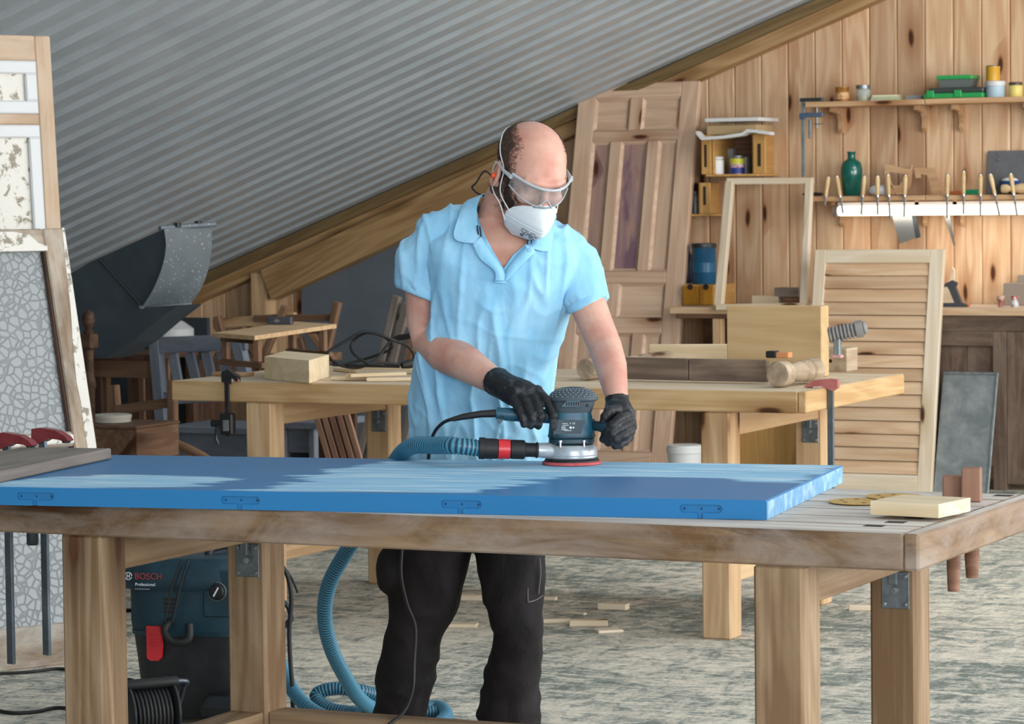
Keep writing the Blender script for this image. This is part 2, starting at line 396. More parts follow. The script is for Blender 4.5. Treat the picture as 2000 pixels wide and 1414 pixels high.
polys = [[(-40, 944), (100, 932), (250, 928), (430, 931), (456, 936), (420, 944), (375, 951), (-40, 955)],
         [(440, 958), (560, 949), (600, 938), (575, 931), (650, 924), (640, 917), (700, 909), (760, 899), (1060, 895), (1660, 908), (1560, 944), (1470, 940), (1420, 934), (1130, 930), (1060, 936), (990, 950), (930, 962), (700, 962)]]
pw = [[(DM.inverted() @ at(x, y, Z=.89)).to_2d() for x, y in pl] for pl in polys]
def sdist(p, poly):
    ins = False; dmin = 9
    for i in range(len(poly)):
        a, b_ = poly[i], poly[i-1]
        if (a.y > p.y) != (b_.y > p.y) and p.x < (b_.x-a.x)*(p.y-a.y)/(b_.y-a.y)+a.x: ins = not ins
        e = b_-a; tt = max(0, min(1, (p-a).dot(e)/max(e.length_squared, 1e-9))); dmin = min(dmin, (p-a-e*tt).length)
    return dmin if ins else -dmin
door = thing('door', 'blue panel-less door laid flat on the front workbench, partly sanded', 'door', DM)
b = MB(); nx, ny = 150, 56
e = .003
for j in range(ny+1):
    for i in range(nx+1): b.v.append(V((-DL+e+(DL-2*e)*i/nx, e+(DW-2*e)*j/ny, DT)))
for j in range(ny):
    for i in range(nx): q = j*(nx+1)+i; b.f.append((q, q+1, q+nx+2, q+nx+1))
ntop = len(b.v)
b.add([(-DL, .007, 0), (0, .007, 0), (0, DW, 0), (-DL, DW, 0), (-DL, .007, DT-e), (0, .007, DT-e), (0, DW, DT-e), (-DL, DW, DT-e),
       (-DL+e, e, DT), (-e, e, DT), (-e, DW-e, DT), (-DL+e, DW-e, DT)],
      [(3, 2, 1, 0), (2, 3, 7, 6), (3, 0, 4, 7), (5, 6, 10, 9), (6, 7, 11, 10), (7, 4, 8, 11), (0, 1, 5, 4)])
iend = len(b.v); b.add([(0, .0, 0), (0, DW, 0), (0, DW, DT-e), (0, .0, DT-e)], [(0, 1, 2, 3)])
slots = []
for px in (48, 480, 934, 1414):
    u = (DM.inverted() @ at(px, 975, Z=.87)).x; slots.append(u)
edge = [-DL]
def skin(x0, x1, z0, z1): b.add([(x0, 0, z0), (x1, 0, z0), (x1, 0, z1), (x0, 0, z1), (x0, .007, z0), (x1, .007, z0), (x1, .007, z1), (x0, .007, z1)], [(0, 1, 2, 3), (0, 4, 5, 1), (1, 5, 6, 2), (3, 2, 6, 7), (0, 3, 7, 4)])
sw, z0s, z1s = .045, .012, .029; prev = -DL
for u in slots:
    skin(prev, u-sw, 0, DT-e); skin(u-sw, u+sw, z1s, DT-e); skin(u-sw, u-.008, 0, z0s); skin(u+.004, u+sw, 0, z0s)
    for s_ in (-1, 1):          # rounded ends of the rebate
        n = 5; rr = (z1s-z0s)/2; zc = (z1s+z0s)/2
        for q in (-1, 1):
            arc = [(u+s_*(sw-rr+rr*math.sin(a*math.pi/2/n)), zc+q*rr*math.cos(a*math.pi/2/n)) for a in range(n+1)]
            P = [(u+s_*sw, zc+q*rr)]+arc; i0_ = len(b.v); b.v += [V((x, 0, z)) for x, z in P]; fc = tuple(range(i0_, i0_+len(P))); b.f.append(fc if s_*q < 0 else fc[::-1])
    prev = u+sw
skin(prev, 0, 0, DT-e)
b.add([(-DL, 0, DT-e), (0, 0, DT-e), (-e, e, DT), (-DL+e, e, DT), (-DL, .007, DT-e), (0, .007, DT-e)], [(0, 1, 2, 3), (1, 5, 2), (4, 0, 3)])
dm = mk(b, 'door_leaf', m_blue, door, local=True)
ca = dm.data.attributes.new('wear', 'FLOAT', 'POINT')
for i in range(ntop):
    p = dm.data.vertices[i].co.to_2d(); q = p+V((noise.noise(V((p.x*3, p.y*24, 1)))*.09, noise.noise(V((p.x*4, p.y*4, 5)))*.02))
    d = max(sdist(q, pl) for pl in pw); ca.data[i].value = max(0, min(1, d/.022+.45))
for i in range(ntop, len(dm.data.vertices)):
    ca.data[i].value = .55 if iend <= i < iend+4 else 0
for u in slots:
    for dx in (-.036, 0, .036):
        mk(MB().lathe([(.0022, 0), (.0016, .0015), (.0005, .0018)], 8, DM @ T(u+dx, .0068, .020) @ RX(90)), 'screw_hole', plain('screw_hole', '0E3350', .6) if u == slots[0] and dx < 0 else bpy.data.materials['screw_hole'], door)
# ================================================================ on the front bench
sc_ = at(1715, 977, Z=.85)
for i, (px, py, z, lb) in enumerate(((1680, 979, .8535, 'tan abrasive disc lower left, overlapped by the other disc'), (1752, 970, .8555, 'tan abrasive disc on top of its twin beside the sawn block'))):
    p = at(px, py, Z=z); d = thing('abrasive_disc', lb, 'sanding disc', T(p.x, p.y, z) @ RY(1.2 if i else 0), 'abrasive discs')
    mk(MB().lathe([(.0675, -.0008), (.0675, .0008)], 40), 'disc', bpy.data.materials.get('abrasive_tan') or plain('abrasive_tan', 'B9924C', .8, c2='C7A263', sc=40), d, local=True)
    for a in range(6): mk(MB().lathe([(.0055, .0008), (.0055, .0011)], 10, T(.042*math.cos(a*1.047), .042*math.sin(a*1.047), 0)), 'hole', m_holeshade, d, local=True)
p0, p1 = at(1700, 1013, Z=.85), at(1822, 1009, Z=.85)
bM = T(p0.x, p0.y, .8585) @ RZ(-8); L_ = .153
tag(mk(MB().prism([(0, 0), (L_, 0), (L_, .028), (0, .028)], 0, .15), 'wood_block', m_raw, M=bM), 'short pale sawn board on the front bench beside the sanding discs', 'wood block')
for px, py, h, wd, nm in ((1862, 975, .052, .044, 'shorter dark bench dog at the right end of the front bench'), (1898, 979, .073, .042, 'taller bench dog standing right of its shorter twin')):
    p = at(px, py, Z=.85); t = thing('bench_dog', nm, 'bench dog', T(p.x, p.y, .85) @ RZ(14), 'bench dogs')
    bx('head', -wd/2, wd/2, -.026, .026, .0005, h, wood('dog_wood', '94705C', '73513F', 0, var=.06) if 'dog_wood' not in bpy.data.materials else bpy.data.materials['dog_wood'], t, base=MW[t.name], grain=2)
    mk(MB().lathe([(.013, -.20 if h < .06 else -.165), (.016, -.12), (.0165, .0)], 14), 'peg', bpy.data.materials['dog_wood'], t, local=True, smooth=40)
# batten clamped across the left end of the door
a_, b__ = at(0, 942, Z=.893), at(218, 895, Z=.893); dr = (b__-a_).normalized()
bb_ = MB().box(-.35, (b__-a_).length, 0, .24, 0, .026, .003)
tag(mk(bb_, 'clamp_board', m_greyw, M=axM(V((a_.x, a_.y, .8915)), V((dr.x, dr.y, 0)))), 'grey weathered board clamped over the left end of the blue door', 'board')
def bar_clamp(label, x, y, ztop, L, rz, mr, mbar, jl=.085, low=.30, cat='clamp', grp='red bar clamps on the front bench'):
    t = thing('bar_clamp', label, cat, T(x, y, ztop) @ RZ(rz), grp)
    mk(MB().box(-.011, .011, -.005, .005, -L, .02, .001), 'bar', mbar, t, local=True)
    arm = [(-.03, 0), (-.028, .026), (.0, .03), (.055, .024), (jl, .012), (jl+.012, .001), (jl, -.003), (jl-.02, .002), (.03, .004), (.012, -.004), (-.012, -.012)][::-1]
    j = mk(MB().prism(arm, -.011, .011), 'fixed_jaw', mr, t, local=True, smooth=50)
    mk(MB().prism([(.0, .010), (.05, .008), (.055, .016), (.0, .022)], -.0125, .0125), 'jaw_recess', mr, j, local=False) if False else None
    mk(MB().lathe([(.010, -.006), (.012, 0), (.006, .004)], 14, T(jl-.004, 0, 0)), 'pad', m_gun, t, local=True)
    lo = [(-.03, -low+.02), (-.03, -low-.02), (.0, -low-.03), (jl+.012, -low-.028), (jl+.016, -low+.0), (jl-.03, -low+.004), (.03, -low+.012), (.012, -low+.02)]
    sl = mk(MB().prism(lo, -.011, .011), 'sliding_jaw', mr, t, local=True)
    mk(MB().lathe([(.006, -low-.075), (.006, -low+.06)], 10, T(jl-.004, 0, 0)), 'screw', m_gun, sl)  if False else mk(MB().lathe([(.006, -low-.035), (.006, -low+.085), (.011, -low+.086), (.011, -low+.094)], 10, T(jl-.004, 0, 0)), 'screw', m_gun, t, local=True, smooth=40)
    mk(MB().lathe([(.013, -low-.075), (.015, -low-.07), (.015, -low-.035), (.008, -low-.03)], 12, T(jl-.004, 0, 0)), 'handle', m_gun, t, local=True, smooth=40)
    return t
m_bar = plain('clamp_bar_steel', '5F6A72', .4, .7, c2='74808A', sc=10)
p = at(84, 885, X=-4.375); bar_clamp('dark red bar clamp at the back corner of the grey board', -4.375, p.y, .921, .545, -10, m_red, m_bar, low=.17)
p = at(14, 900, X=-4.375); bar_clamp('dark red bar clamp cut by the left edge of the picture', -4.375, p.y, .921, .545, -10, m_red, m_bar, low=.17)
# ================================================================ doors and panels leaning about the room
def atpl(px, py, P, N):
    d = CR @ V(((px-1000)/F, (707-py)/F, -1)); return CP+d*((P-CP).dot(N)/d.dot(N))
def floory(px, Y):
    lo, hi = 500, 3000
    for _ in range(40):
        m = (lo+hi)/2
        if at(px, m, Y=Y).z > 0: lo = m
        else: hi = m
    return at(px, lo, Y=Y)
def panel_door(name, label, M, Wd, H, Th, sw, rails, munt, mf, mp, special={}, mold=None, group=None, cat='door'):
    t = thing(name, label, cat, M, group)
    def B(nm, x0, x1, y0, y1, z0, z1, m, par=t, c=.004): return bx(nm, x0, x1, y0, y1, z0, z1, m, par, c, base=M)
    B('stile', 0, sw, 0, Th, 0, H, mf); B('stile', Wd-sw, Wd, 0, Th, 0, H, mf)
    for z0, z1 in rails: B('rail', sw, Wd-sw, 0.0005, Th-.0005, z0, z1, mf)
    for r in range(len(rails)-1):
        z0, z1 = rails[r][1], rails[r+1][0]; xs = [sw]
        for mx, mw in munt.get(r, []): B('muntin', mx-mw/2, mx+mw/2, .0005, Th-.0005, z0, z1, mf); xs += [mx-mw/2, mx+mw/2]
        xs.append(Wd-sw)
        for i in range(0, len(xs), 2):
            x0, x1 = xs[i], xs[i+1]; m = special.get((r, i//2), mp)
            pn = B('panel', x0, x1, .014, Th-.014, z0, z1, m)
            g = .016; mm = mold or mf   # bevelled moulding round the panel
            md = MB()
            for (a, b, c_, d) in (((x0, z0), (x1, z0), (x1-g, z0+g), (x0+g, z0+g)), ((x1, z0), (x1, z1), (x1-g, z1-g), (x1-g, z0+g)), ((x1, z1), (x0, z1), (x0+g, z1-g), (x1-g, z1-g)), ((x0, z1), (x0, z0), (x0+g, z0+g), (x0+g, z1-g))):
                md.add([(a[0], .001, a[1]), (b[0], .001, b[1]), (c_[0], .0138, c_[1]), (d[0], .0138, d[1])], [(0, 1, 2, 3)])
            if mold:      # wide painted frame lying on the panel
                w_ = .045
                for (q0, q1, r0, r1) in ((x0, x1, z0, z0+w_), (x0, x1, z1-w_, z1), (x0, x0+w_, z0+w_, z1-w_), (x1-w_, x1, z0+w_, z1-w_)): md.box(q0, q1, .0, .0139, r0, r1, .005)
            mk(md, 'moulding', mm, pn, M=M)
    return t
# stripped pine door with purple paint left in two panels
TR, TL = at(1370, 157, Y=15.46), at(1135, 165, Y=15.46); BR = V((TR.x, 14.93, 0))
zd = (TR-BR); Hd = zd.length; BL = BR+(TL-TR)
M = frame3(BL, BR, BL+zd); Wd = (TR-TL).length
fr = lambda a: Hd*(1-a)
m_purp = wood('purple_residue', 'B7967C', '8D7078', .1, var=.02, stain=.9, stainc='6F5566', rough=.7)
panel_door('panelled_door', 'stripped pine panelled door with purple paint remains leaning on the wall', M, Wd, Hd, .04, .105,
    [(0, fr(.93)), (fr(.637), fr(.597)), (fr(.511), fr(.48)), (fr(.150), fr(.122)), (fr(.039), Hd)],
    {3: [(Wd*.49, .075)], 2: [(Wd*.345, .065), (Wd*.655, .065)], 1: [(Wd*.42, .075)], 0: [(Wd*.36, .065), (Wd*.66, .065)]},
    m_doorw, m_doorw, {(2, 0): m_purp, (2, 1): m_purp})
# white painted door, far left
m_peel = plain('peeling_white_paint', 'DAD7CF', .7, c2='8F8676', sc=26, lo=.55, hi=.62, bump=.6, bsc=30)
m_strip = wood('stripped_pale_door', 'C3A88C', 'A98D72', .2, var=.04, dust=.35, dustc='C9C1B2')
xd = V((.46, .89, 0)).normalized(); BR = at(166, 1235, Z=0); TR = atpl(98, 70, BR, xd); zd = TR-BR; Hd = zd.length; BL = BR-xd*.74; M = frame3(BL, BR, BL+zd)
panel_door('old_panelled_door', 'half-stripped white panelled door standing behind the frosted glass door', M, .74, Hd, .04, .062,
    [(0, .2), (.72, .84), (Hd-.315, Hd-.275), (Hd-.09, Hd)], {1: [(.74*.44, .10)], 2: [(.74*.44, .06)]}, m_strip, m_peel, mold=m_white)
# frosted glass door
xd = V((.46, .89, 0)).normalized(); BR = at(250, 1284, Z=0); TR = atpl(127, 445, BR, xd)
zd = TR-BR; Hd = zd.length; Wg = .70; BL = BR-xd*Wg; M = frame3(BL, BR, BL+zd)
k = NT('hammered_glass'); vo = k.n('ShaderNodeTexVoronoi', _feature='DISTANCE_TO_EDGE'); k.L(k.co((1, 1, 1), False), vo.inputs['Vector']); vo.inputs['Scale'].default_value = 36
e = k.ramp(vo.outputs['Distance'], (.02, 0.0), (.13, 1.0)); k.bump(e, .5, .004)
m_fglass = k.end(k.mix(e, lin('7C8183'), lin('989D9F')), .42, 0, .4)
m_weath = wood('weathered_stile', 'A59078', '7D6A55', .2, var=.05, dust=.5, dustc='C9C6BE', stain=.5, stainc='5B4B3C')
t = thing('glass_door', 'weathered door with frosted cobble-pattern glass leaning at far left', 'door', M)
def B(nm, x0, x1, y0, y1, z0, z1, m, par=t, c=.005): return bx(nm, x0, x1, y0, y1, z0, z1, m, par, c, base=M)
sg = .085
B('stile', 0, sg, 0, .045, 0, Hd, m_weath); B('stile', Wg-sg, Wg, 0, .045, 0, Hd, m_weath)
zt = Hd-.075; zr = Hd*.505
B('rail', sg, Wg-sg, .001, .044, zt, Hd, m_weath); B('rail', sg, Wg-sg, .001, .044, zr-.02, zr+.03, m_weath); B('rail', sg, Wg-sg, .001, .044, 0, .14, m_weath)
tr = MB().prism([(sg+.0, zt-.005), (Wg-sg-.0, zt-.005), (Wg-sg, zt+.012), (Wg-sg-.03, zt+.02), (Wg-sg-.06, zt+.05), (Wg-sg-.12, zt+.062), (sg+.12, zt+.062), (sg+.06, zt+.05), (sg, zt+.012)], -.012, .001)
mk(tr, 'white_trim', m_peel, t, M=M)
B('white_trim', sg, Wg-sg, -.008, .001, zr-.012, zr+.02, m_peel)
B('glass_pane', sg, Wg-sg, .018, .026, zr+.03, zt, m_fglass, c=.001); B('glass_pane', sg, Wg-sg, .018, .026, .14, zr-.02, m_fglass, c=.001)
for z0, z1 in ((zr+.03, zt), (.14, zr-.02)):
    B('glazing_bead', Wg-sg-.014, Wg-sg, .004, .018, z0, z1, m_dark); B('glazing_bead', sg, sg+.014, .004, .018, z0, z1, m_dark)
jr = random.Random(4); js = [(Wg-.003, Hd*(1-i/22)) for i in range(23)]; jl_ = [(Wg-.012-.030*min(1, i/8)*jr.uniform(.75, 1.1)*(1 if i < 17 else .4), Hd*(1-i/22)) for i in range(23)]
mk(MB().prism(jl_+js[::-1], -.0012, .0), 'flaking_paint', m_peel, t, M=M)
mk(MB().prism([(Wg-.05, .12), (Wg-.025, .12), (Wg-.025, .24), (Wg-.05, .24)], -.003, .0), 'lock_plate', m_white, t, M=M)
# louvred shutter door
tl = at(1592, 488, Y=14.96); trr = at(1844, 486, Y=14.96); bl, br = V((tl.x, 14.72, 0)), V((trr.x, 14.72, 0))
zd = ((tl-bl)+(trr-br))/2; Ml = frame3(bl, br, bl+zd); Wl = (trr-tl).length; Hl = zd.length
t = thing('shutter_door', 'pale pine shutter door with horizontal boards leaning on the wall bench', 'shutter', Ml)
bx('stile', 0, .06, 0, .035, 0, Hl, m_raww, t, base=Ml); bx('stile', Wl-.075, Wl, 0, .035, 0, Hl, m_raww, t, base=Ml)
bx('rail', .06, Wl-.075, .0005, .0345, Hl-.07, Hl, m_raww, t, base=Ml); bx('rail', .06, Wl-.075, .0005, .0345, 0, .09, m_raww, t, base=Ml)
ns = 16; hs_ = (Hl-.07-.09)/ns
for i in range(ns):
    z0 = .09+i*hs_; Mb = Ml @ T(.06, 0, z0); L = Wl-.135
    mk(MB().prism([(0, 0), (.013, 0), (.013, .004), (.009, .006)], 0, 0) if False else MB().add([(x, y, z) for x in (0, L) for y, z in ((.004, .0035), (.014, hs_), (.028, hs_), (.028, .0035))], [(0, 4, 5, 1), (1, 5, 6, 2), (2, 6, 7, 3), (3, 7, 4, 0), (0, 1, 2, 3), (7, 6, 5, 4)]), 'slat', m_slat, t, M=Mb)
# empty whitewashed frame
def wpt(px, py, Y): return at(px, py, Y=Y)
YF = 14.97
t = thing('window_frame', 'empty whitewashed timber frame leaning against the plank wall', 'frame', wpt(1480, 602, YF))
bo = lambda nm, a, b, w_, h, m, Y, par, Y2=None: board(nm, wpt(*a, Y), wpt(*b, Y2 or Y), w_, h, m, par, up=V((0, -1, 0)) if abs(a[0]-b[0]) < abs(a[1]-b[1]) else V((0, 0, 1)))
bo('frame_side', (1404, 600), (1426, 356), .045, .04, m_raww, YF, t, 15.30); bo('frame_side', (1570, 597), (1581, 356), .036, .04, m_raww, YF, t, 15.30)
bo('frame_head', (1421, 354), (1588, 353), .04, .034, m_raww, 15.30, t); bo('frame_sill', (1400, 600), (1574, 597), .04, .03, m_raww, YF-.02, t)
# ================================================================ ventilation duct under the eaves
k = NT('splattered_zinc'); n1 = k.noise(k.co((1, 1, 1), False), 9, 4); vo = k.n('ShaderNodeTexVoronoi'); k.L(k.co((26, 26, 12), False), vo.inputs['Vector'])
sp = k.n('ShaderNodeSeparateColor'); k.L(vo.outputs['Color'], sp.inputs[0]); spot = k.math('MULTIPLY', k.ramp(vo.outputs['Distance'], (.2, 1.0), (.28, 0.0)), k.math('LESS_THAN', sp.outputs[0], .22))
m_spl = k.end(k.mix(spot, k.mix(n1, lin('5F6A71'), lin('78848B')), lin('D5D8D8')), .45, .3)
YD = 11.6; t = thing('ventilation_duct', 'grey sheet metal duct elbow hanging under the low roof', 'duct', wpt(290, 690, YD))
out = [(96, 560), (175, 512), (322, 446), (326, 480), (319, 520), (301, 565), (279, 600), (345, 597), (300, 632), (258, 668), (205, 700), (130, 690)][::-1]
P = [wpt(x, y, YD) for x, y in out]
mk(MB().prism([(p.x, p.z) for p in P], YD, YD+.22), 'duct_body', m_duct, t)
lft = [(322, 446), (326, 480), (319, 520), (301, 565), (279, 600)]; rgt = [(414, 438), (413, 490), (404, 535), (391, 567), (372, 594)]
A_ = spline([wpt(x, y, YD-.01) for x, y in lft], 4); B_ = spline([wpt(x, y, YD+.30) for x, y in rgt], 4)
off = V((.02, .02, 0)).normalized()*-.006
rings = [[a, b, b-V((.0, .008, 0)), a-V((0, .008, 0))] for a, b in zip(A_, B_)]
mk(MB().loft(rings), 'elbow_plate', m_spl, t, smooth=30)
mk(MB().tube([A_[0]+V((-.02, -.01, 0)), B_[0]+V((.015, 0, 0))], .012, 6), 'flange', m_spl, t); mk(MB().tube([A_[-1]+V((-.01, -.01, 0)), B_[-1]], .009, 6), 'flange', m_spl, t)
for q in (.28, .72): mk(MB().box(-.012, .012, -.02, .01, 0, .02, .002, T(*(A_[0].lerp(B_[0], q)))), 'rivet_tab', m_gun, t)
mk(MB().tube([wpt(195, 507, YD-.004), wpt(279, 600, YD-.004)], .006, 6), 'seam', m_gun, t)
# ================================================================ old furniture stored at left
def stick(t, nm, a, b, wpx, Y, m, Y2=None, dep=None):
    s = (wpt(a[0], a[1], Y)-wpt(a[0]+1, a[1], Y)).length*wpx*.95
    return board(nm, wpt(*a, Y), wpt(*b, Y2 or Y), s if dep is None else s, dep or s, m, t, up=V((0, 1, 0)))
# grey slat-backed bench
t = thing('slatted_chair', 'grey painted chair with slatted back and chipped paint', 'chair', floory(390, 12.5))
Y = 12.5
stick(t, 'post', (304, 657), (322, 880), 20, Y, m_grey); stick(t, 'post', (462, 652), (482, 745), 20, Y, m_grey)
stick(t, 'back_rail', (305, 674), (482, 668), 28, Y-.01, m_grey, dep=.03)
for a, b in (((338, 690), (350, 760)), ((370, 688), (384, 745)), ((402, 686), (415, 745)), ((432, 686), (445, 740))): stick(t, 'slat', a, b, 19, Y+.01, m_grey, dep=.02)
stick(t, 'back_rail', (318, 778), (475, 770), 22, Y, m_grey, dep=.03)
p = wpt(322, 832, Y-.40); q = wpt(482, 832, Y-.40)
bx('seat', p.x, q.x+.12, Y-.42, Y, p.z-.03, p.z, m_grey, t)
for x_ in (p.x+.03, q.x+.02):
    for y_ in (Y-.40, Y-.06): bx('leg', x_, x_+.05, y_, y_+.05, 0, p.z-.03, m_grey, t)
bx('apron', p.x+.08, q.x+.02, Y-.395, Y-.37, p.z-.16, p.z-.03, m_grey, t)
# grey painted chest below the pale bench
p0, p1 = wpt(550, 845, 11.9), wpt(618, 845, 11.9)
t = thing('painted_cabinet', 'blue grey painted cabinet seen under the pale workbench', 'cabinet', T((p0.x+p1.x)/2, 12.08, 0))
zt = wpt(590, 823, 11.9).z
bx('top', p0.x-.05, p1.x+.03, 11.85, 12.3, zt-.03, zt, m_grey, t); bx('side', p1.x-.03, p1.x, 11.88, 12.28, 0, zt-.03, m_grey, t); bx('side', p0.x, p0.x+.03, 11.88, 12.28, 0, zt-.03, m_grey, t)
bx('front', p0.x+.03, p1.x-.03, 11.9, 11.93, zt-.14, zt-.03, m_grey, t); bx('front', p0.x+.03, p1.x-.03, 12.1, 12.13, 0, zt-.14, m_dark, t)
# brown ladder-back frame of a chair
Y = 11.25; t = thing('broken_chair', 'brown wooden chair frame without a seat at left', 'chair', floory(290, Y))
stick(t, 'post', (337, 742), (339, 1010), 15, Y, m_mid); stick(t, 'post', (221, 752), (226, 815), 17, Y+.35, m_mid)
stick(t, 'arm_rail', (228, 801), (333, 786), 17, Y+.02, m_mid, dep=.03); stick(t, 'post', (221, 815), (224, 985), 15, Y+.35, m_mid)
mk(MB().tube(spline([wpt(x, y, Y+.1) for x, y in ((258, 845), (300, 855), (345, 868), (405, 898), (430, 930))], 5), (.022), 8), 'curved_brace', m_mid, t, smooth=60)
# brown drawer box, pale tin on it
Y = 10.62; p0, p1, q1 = wpt(150, 888, Y), wpt(267, 838, Y), wpt(267, 892, Y)
t = thing('wooden_box', 'dark brown wooden drawer box below the white tin', 'box', T((p0.x+p1.x)/2, Y+.15, q1.z-.03))
bx('body', p0.x, p1.x, Y, Y+.32, q1.z-.02, p1.z, m_mid, t); bx('lid', p0.x-.005, p1.x+.005, Y-.01, Y+.33, p1.z, p1.z+.012, m_mid, t)
tb = thing('low_stool', 'low brown stool carrying the wooden box', 'stool', T((p0.x+p1.x)/2, Y+.15, 0))
bx('seat', p0.x-.1, p1.x+.04, Y-.06, Y+.36, q1.z-.05, q1.z-.021, m_mid, tb)
for x_ in (p0.x-.06, p1.x-.03):
    for y_ in (Y-.03, Y+.29): bx('leg', x_, x_+.04, y_, y_+.04, 0, q1.z-.05, m_mid, tb)
pc = wpt(220, 836, Y+.16); h_ = wpt(220, 812, Y+.16).z
mk(MB().lathe([(.075, 0), (.077, .002), (.077, h_-p1.z-.025), (.08, h_-p1.z-.02), (.08, h_-p1.z-.008), (.07, h_-p1.z-.006)], 24, T(pc.x, Y+.16, p1.z+.013)), 'paint_tin', plain('cream_tin', 'CFC9BB', .5), smooth=40)
tag(bpy.data.objects['paint_tin'], 'flat cream tin on the dark wooden box at left', 'tin')
# turned brown post
Y = 10.4; p = wpt(172, 606, Y); zt = p.z; t = thing('turned_post', 'dark brown turned bedpost with ball finial beside the glass door', 'bedpost', T(p.x, Y, 0))
pr = [(.018, 0), (.022, .1), (.026, .2), (.018, .4), (.022, zt-.32), (.028, zt-.3), (.02, zt-.26), (.018, zt-.2), (.02, zt-.16), (.03, zt-.15), (.03, zt-.10)]
mk(MB().lathe(pr, 16, T(0, 0, 0)), 'shaft', m_dark, t, local=True, smooth=40)
mk(MB().box(-.03, .03, -.03, .03, zt-.155, zt-.095, .006), 'block', m_dark, t, local=True)
mk(MB().lathe([(.018, zt-.095), (.022, zt-.085), (.012, zt-.075), (.022, zt-.06), (.027, zt-.035), (.022, zt-.012), (.008, zt)], 16), 'finial', m_dark, t, local=True, smooth=60)
# dark cabinet carcass behind
Y = 12.9; A0, A1 = wpt(180, 690, Y), wpt(302, 690, Y); t = thing('cabinet_frame', 'dark brown open cabinet carcass beneath the duct', 'cabinet', T((A0.x+A1.x)/2, Y+.2, 0))
bx('top', A0.x, A1.x, Y-.02, Y+.42, A0.z-.03, A0.z, m_dark, t); bx('rail', A0.x, A1.x, Y, Y+.03, A0.z-.12, A0.z-.03, m_mid, t)
for x_ in (A0.x, A1.x-.05): bx('post', x_, x_+.05, Y, Y+.05, 0, A0.z-.03, m_dark, t); bx('post', x_, x_+.05, Y+.36, Y+.41, 0, A0.z-.03, m_dark, t)
for f_ in (.38, .60, .78): x_ = A0.x+(A1.x-A0.x)*f_; bx('slat', x_, x_+.035, Y+.2, Y+.22, .1, A0.z-.03, m_mid, t)
bx('back', A0.x, A1.x, Y+.40, Y+.42, 0, A0.z-.03, plain('cabinet_back', '2E3236', .8), t)
# reddish slatted shutter and old lattice frames behind the pale bench
Y = 11.7; t = thing('slatted_shutter', 'reddish brown slatted shutter standing under the pale workbench', 'shutter', floory(655, Y))
p0, p1 = wpt(618, 800, Y), wpt(692, 800, Y)
bx('back_board', p0.x, p1.x, Y+.01, Y+.03, .02, wpt(650, 770, Y).z, m_dark, t)
m_pink = wood('reddish_slats', 'A98470', '8E6A58', .1, var=.06)
for i in range(-4, 7):
    x_ = 622+i*15; board('slat', wpt(x_-16, 770, Y-.008), wpt(x_+26, 915, Y-.008), .028, .014, m_pink, t, up=V((0, -1, 0))) if 0 <= i <= 4 else None
Y = 13.6; t = thing('lattice_frame', 'bundle of old ladder-like timber frames leaning behind the man', 'frame', floory(760, Y))
for a, b, m in (((776, 578), (700, 905), m_greyw), ((796, 592), (722, 905), m_greyw), ((812, 640), (752, 905), m_mid), ((828, 690), (780, 905), m_greyw)): stick(t, 'stile', a, b, 15, Y, m, dep=.04)
for y_ in (620, 690, 760, 830): stick(t, 'rung', (782-(y_-578)*.235, y_), (812-(y_-578)*.235, y_-6), 12, Y+.03, m_greyw, dep=.02)
# chairs stacked near the pine post
Y = 13.3
t = thing('stacked_chair', 'upturned brown chair with crossed legs behind the small table', 'chair', floory(600, Y))
stick(t, 'back_rail', (418, 633), (578, 620), 18, Y+.05, m_bench2, dep=.03)
for a, b in (((558, 598), (505, 720)), ((660, 590), (635, 700)), ((600, 640), (650, 705)), ((424, 618), (432, 650)), ((585, 660), (600, 720)), ((470, 640), (520, 720)), ((440, 655), (500, 730))): stick(t, 'leg', a, b, 13, Y, m_mid)
stick(t, 'cross_rail', (498, 622), (655, 620), 12, Y+.02, m_mid, dep=.03); stick(t, 'seat_edge', (432, 702), (640, 698), 14, Y, m_mid, dep=.3)
# rough dark boards and jumble against the eaves
Y = 14.6; p0, p1 = wpt(215, 700, Y), wpt(404, 560, Y)
tag(mk(MB().box(p0.x, p1.x, Y, Y+.03, 0, .86, .003), 'dark_sheet', plain('dark_grey_board', '2F353A', .8, c2='3B4147', sc=3)), 'dark grey board standing below the duct', 'board')
p0 = wpt(357, 628, 14.2); t = thing('plastic_canister', 'white canister with a blue label beside the duct', 'canister', wpt(340, 690, 14.2))
zb = wpt(340, 700, 14.2).z; x_ = wpt(338, 690, 14.2).x
mk(MB().lathe([(.11, zb), (.115, zb+.02), (.115, zb+.16), (.06, zb+.2), (.03, zb+.21), (.03, zb+.25)], 20, T(x_, 14.2, 0)), 'body', m_white, t, smooth=40)
mk(MB().lathe([(.1165, zb+.04), (.1165, zb+.12)], 20, T(x_, 14.2, 0), caps=False), 'label_band', plain('blue_label', '2B4E86', .5), t, smooth=40)
pz = bx('crate_stand', x_-.2, x_+.25, 14.05, 14.4, 0, zb-.001, m_dark); tag(pz, 'dark wooden crate holding the white canister', 'crate')
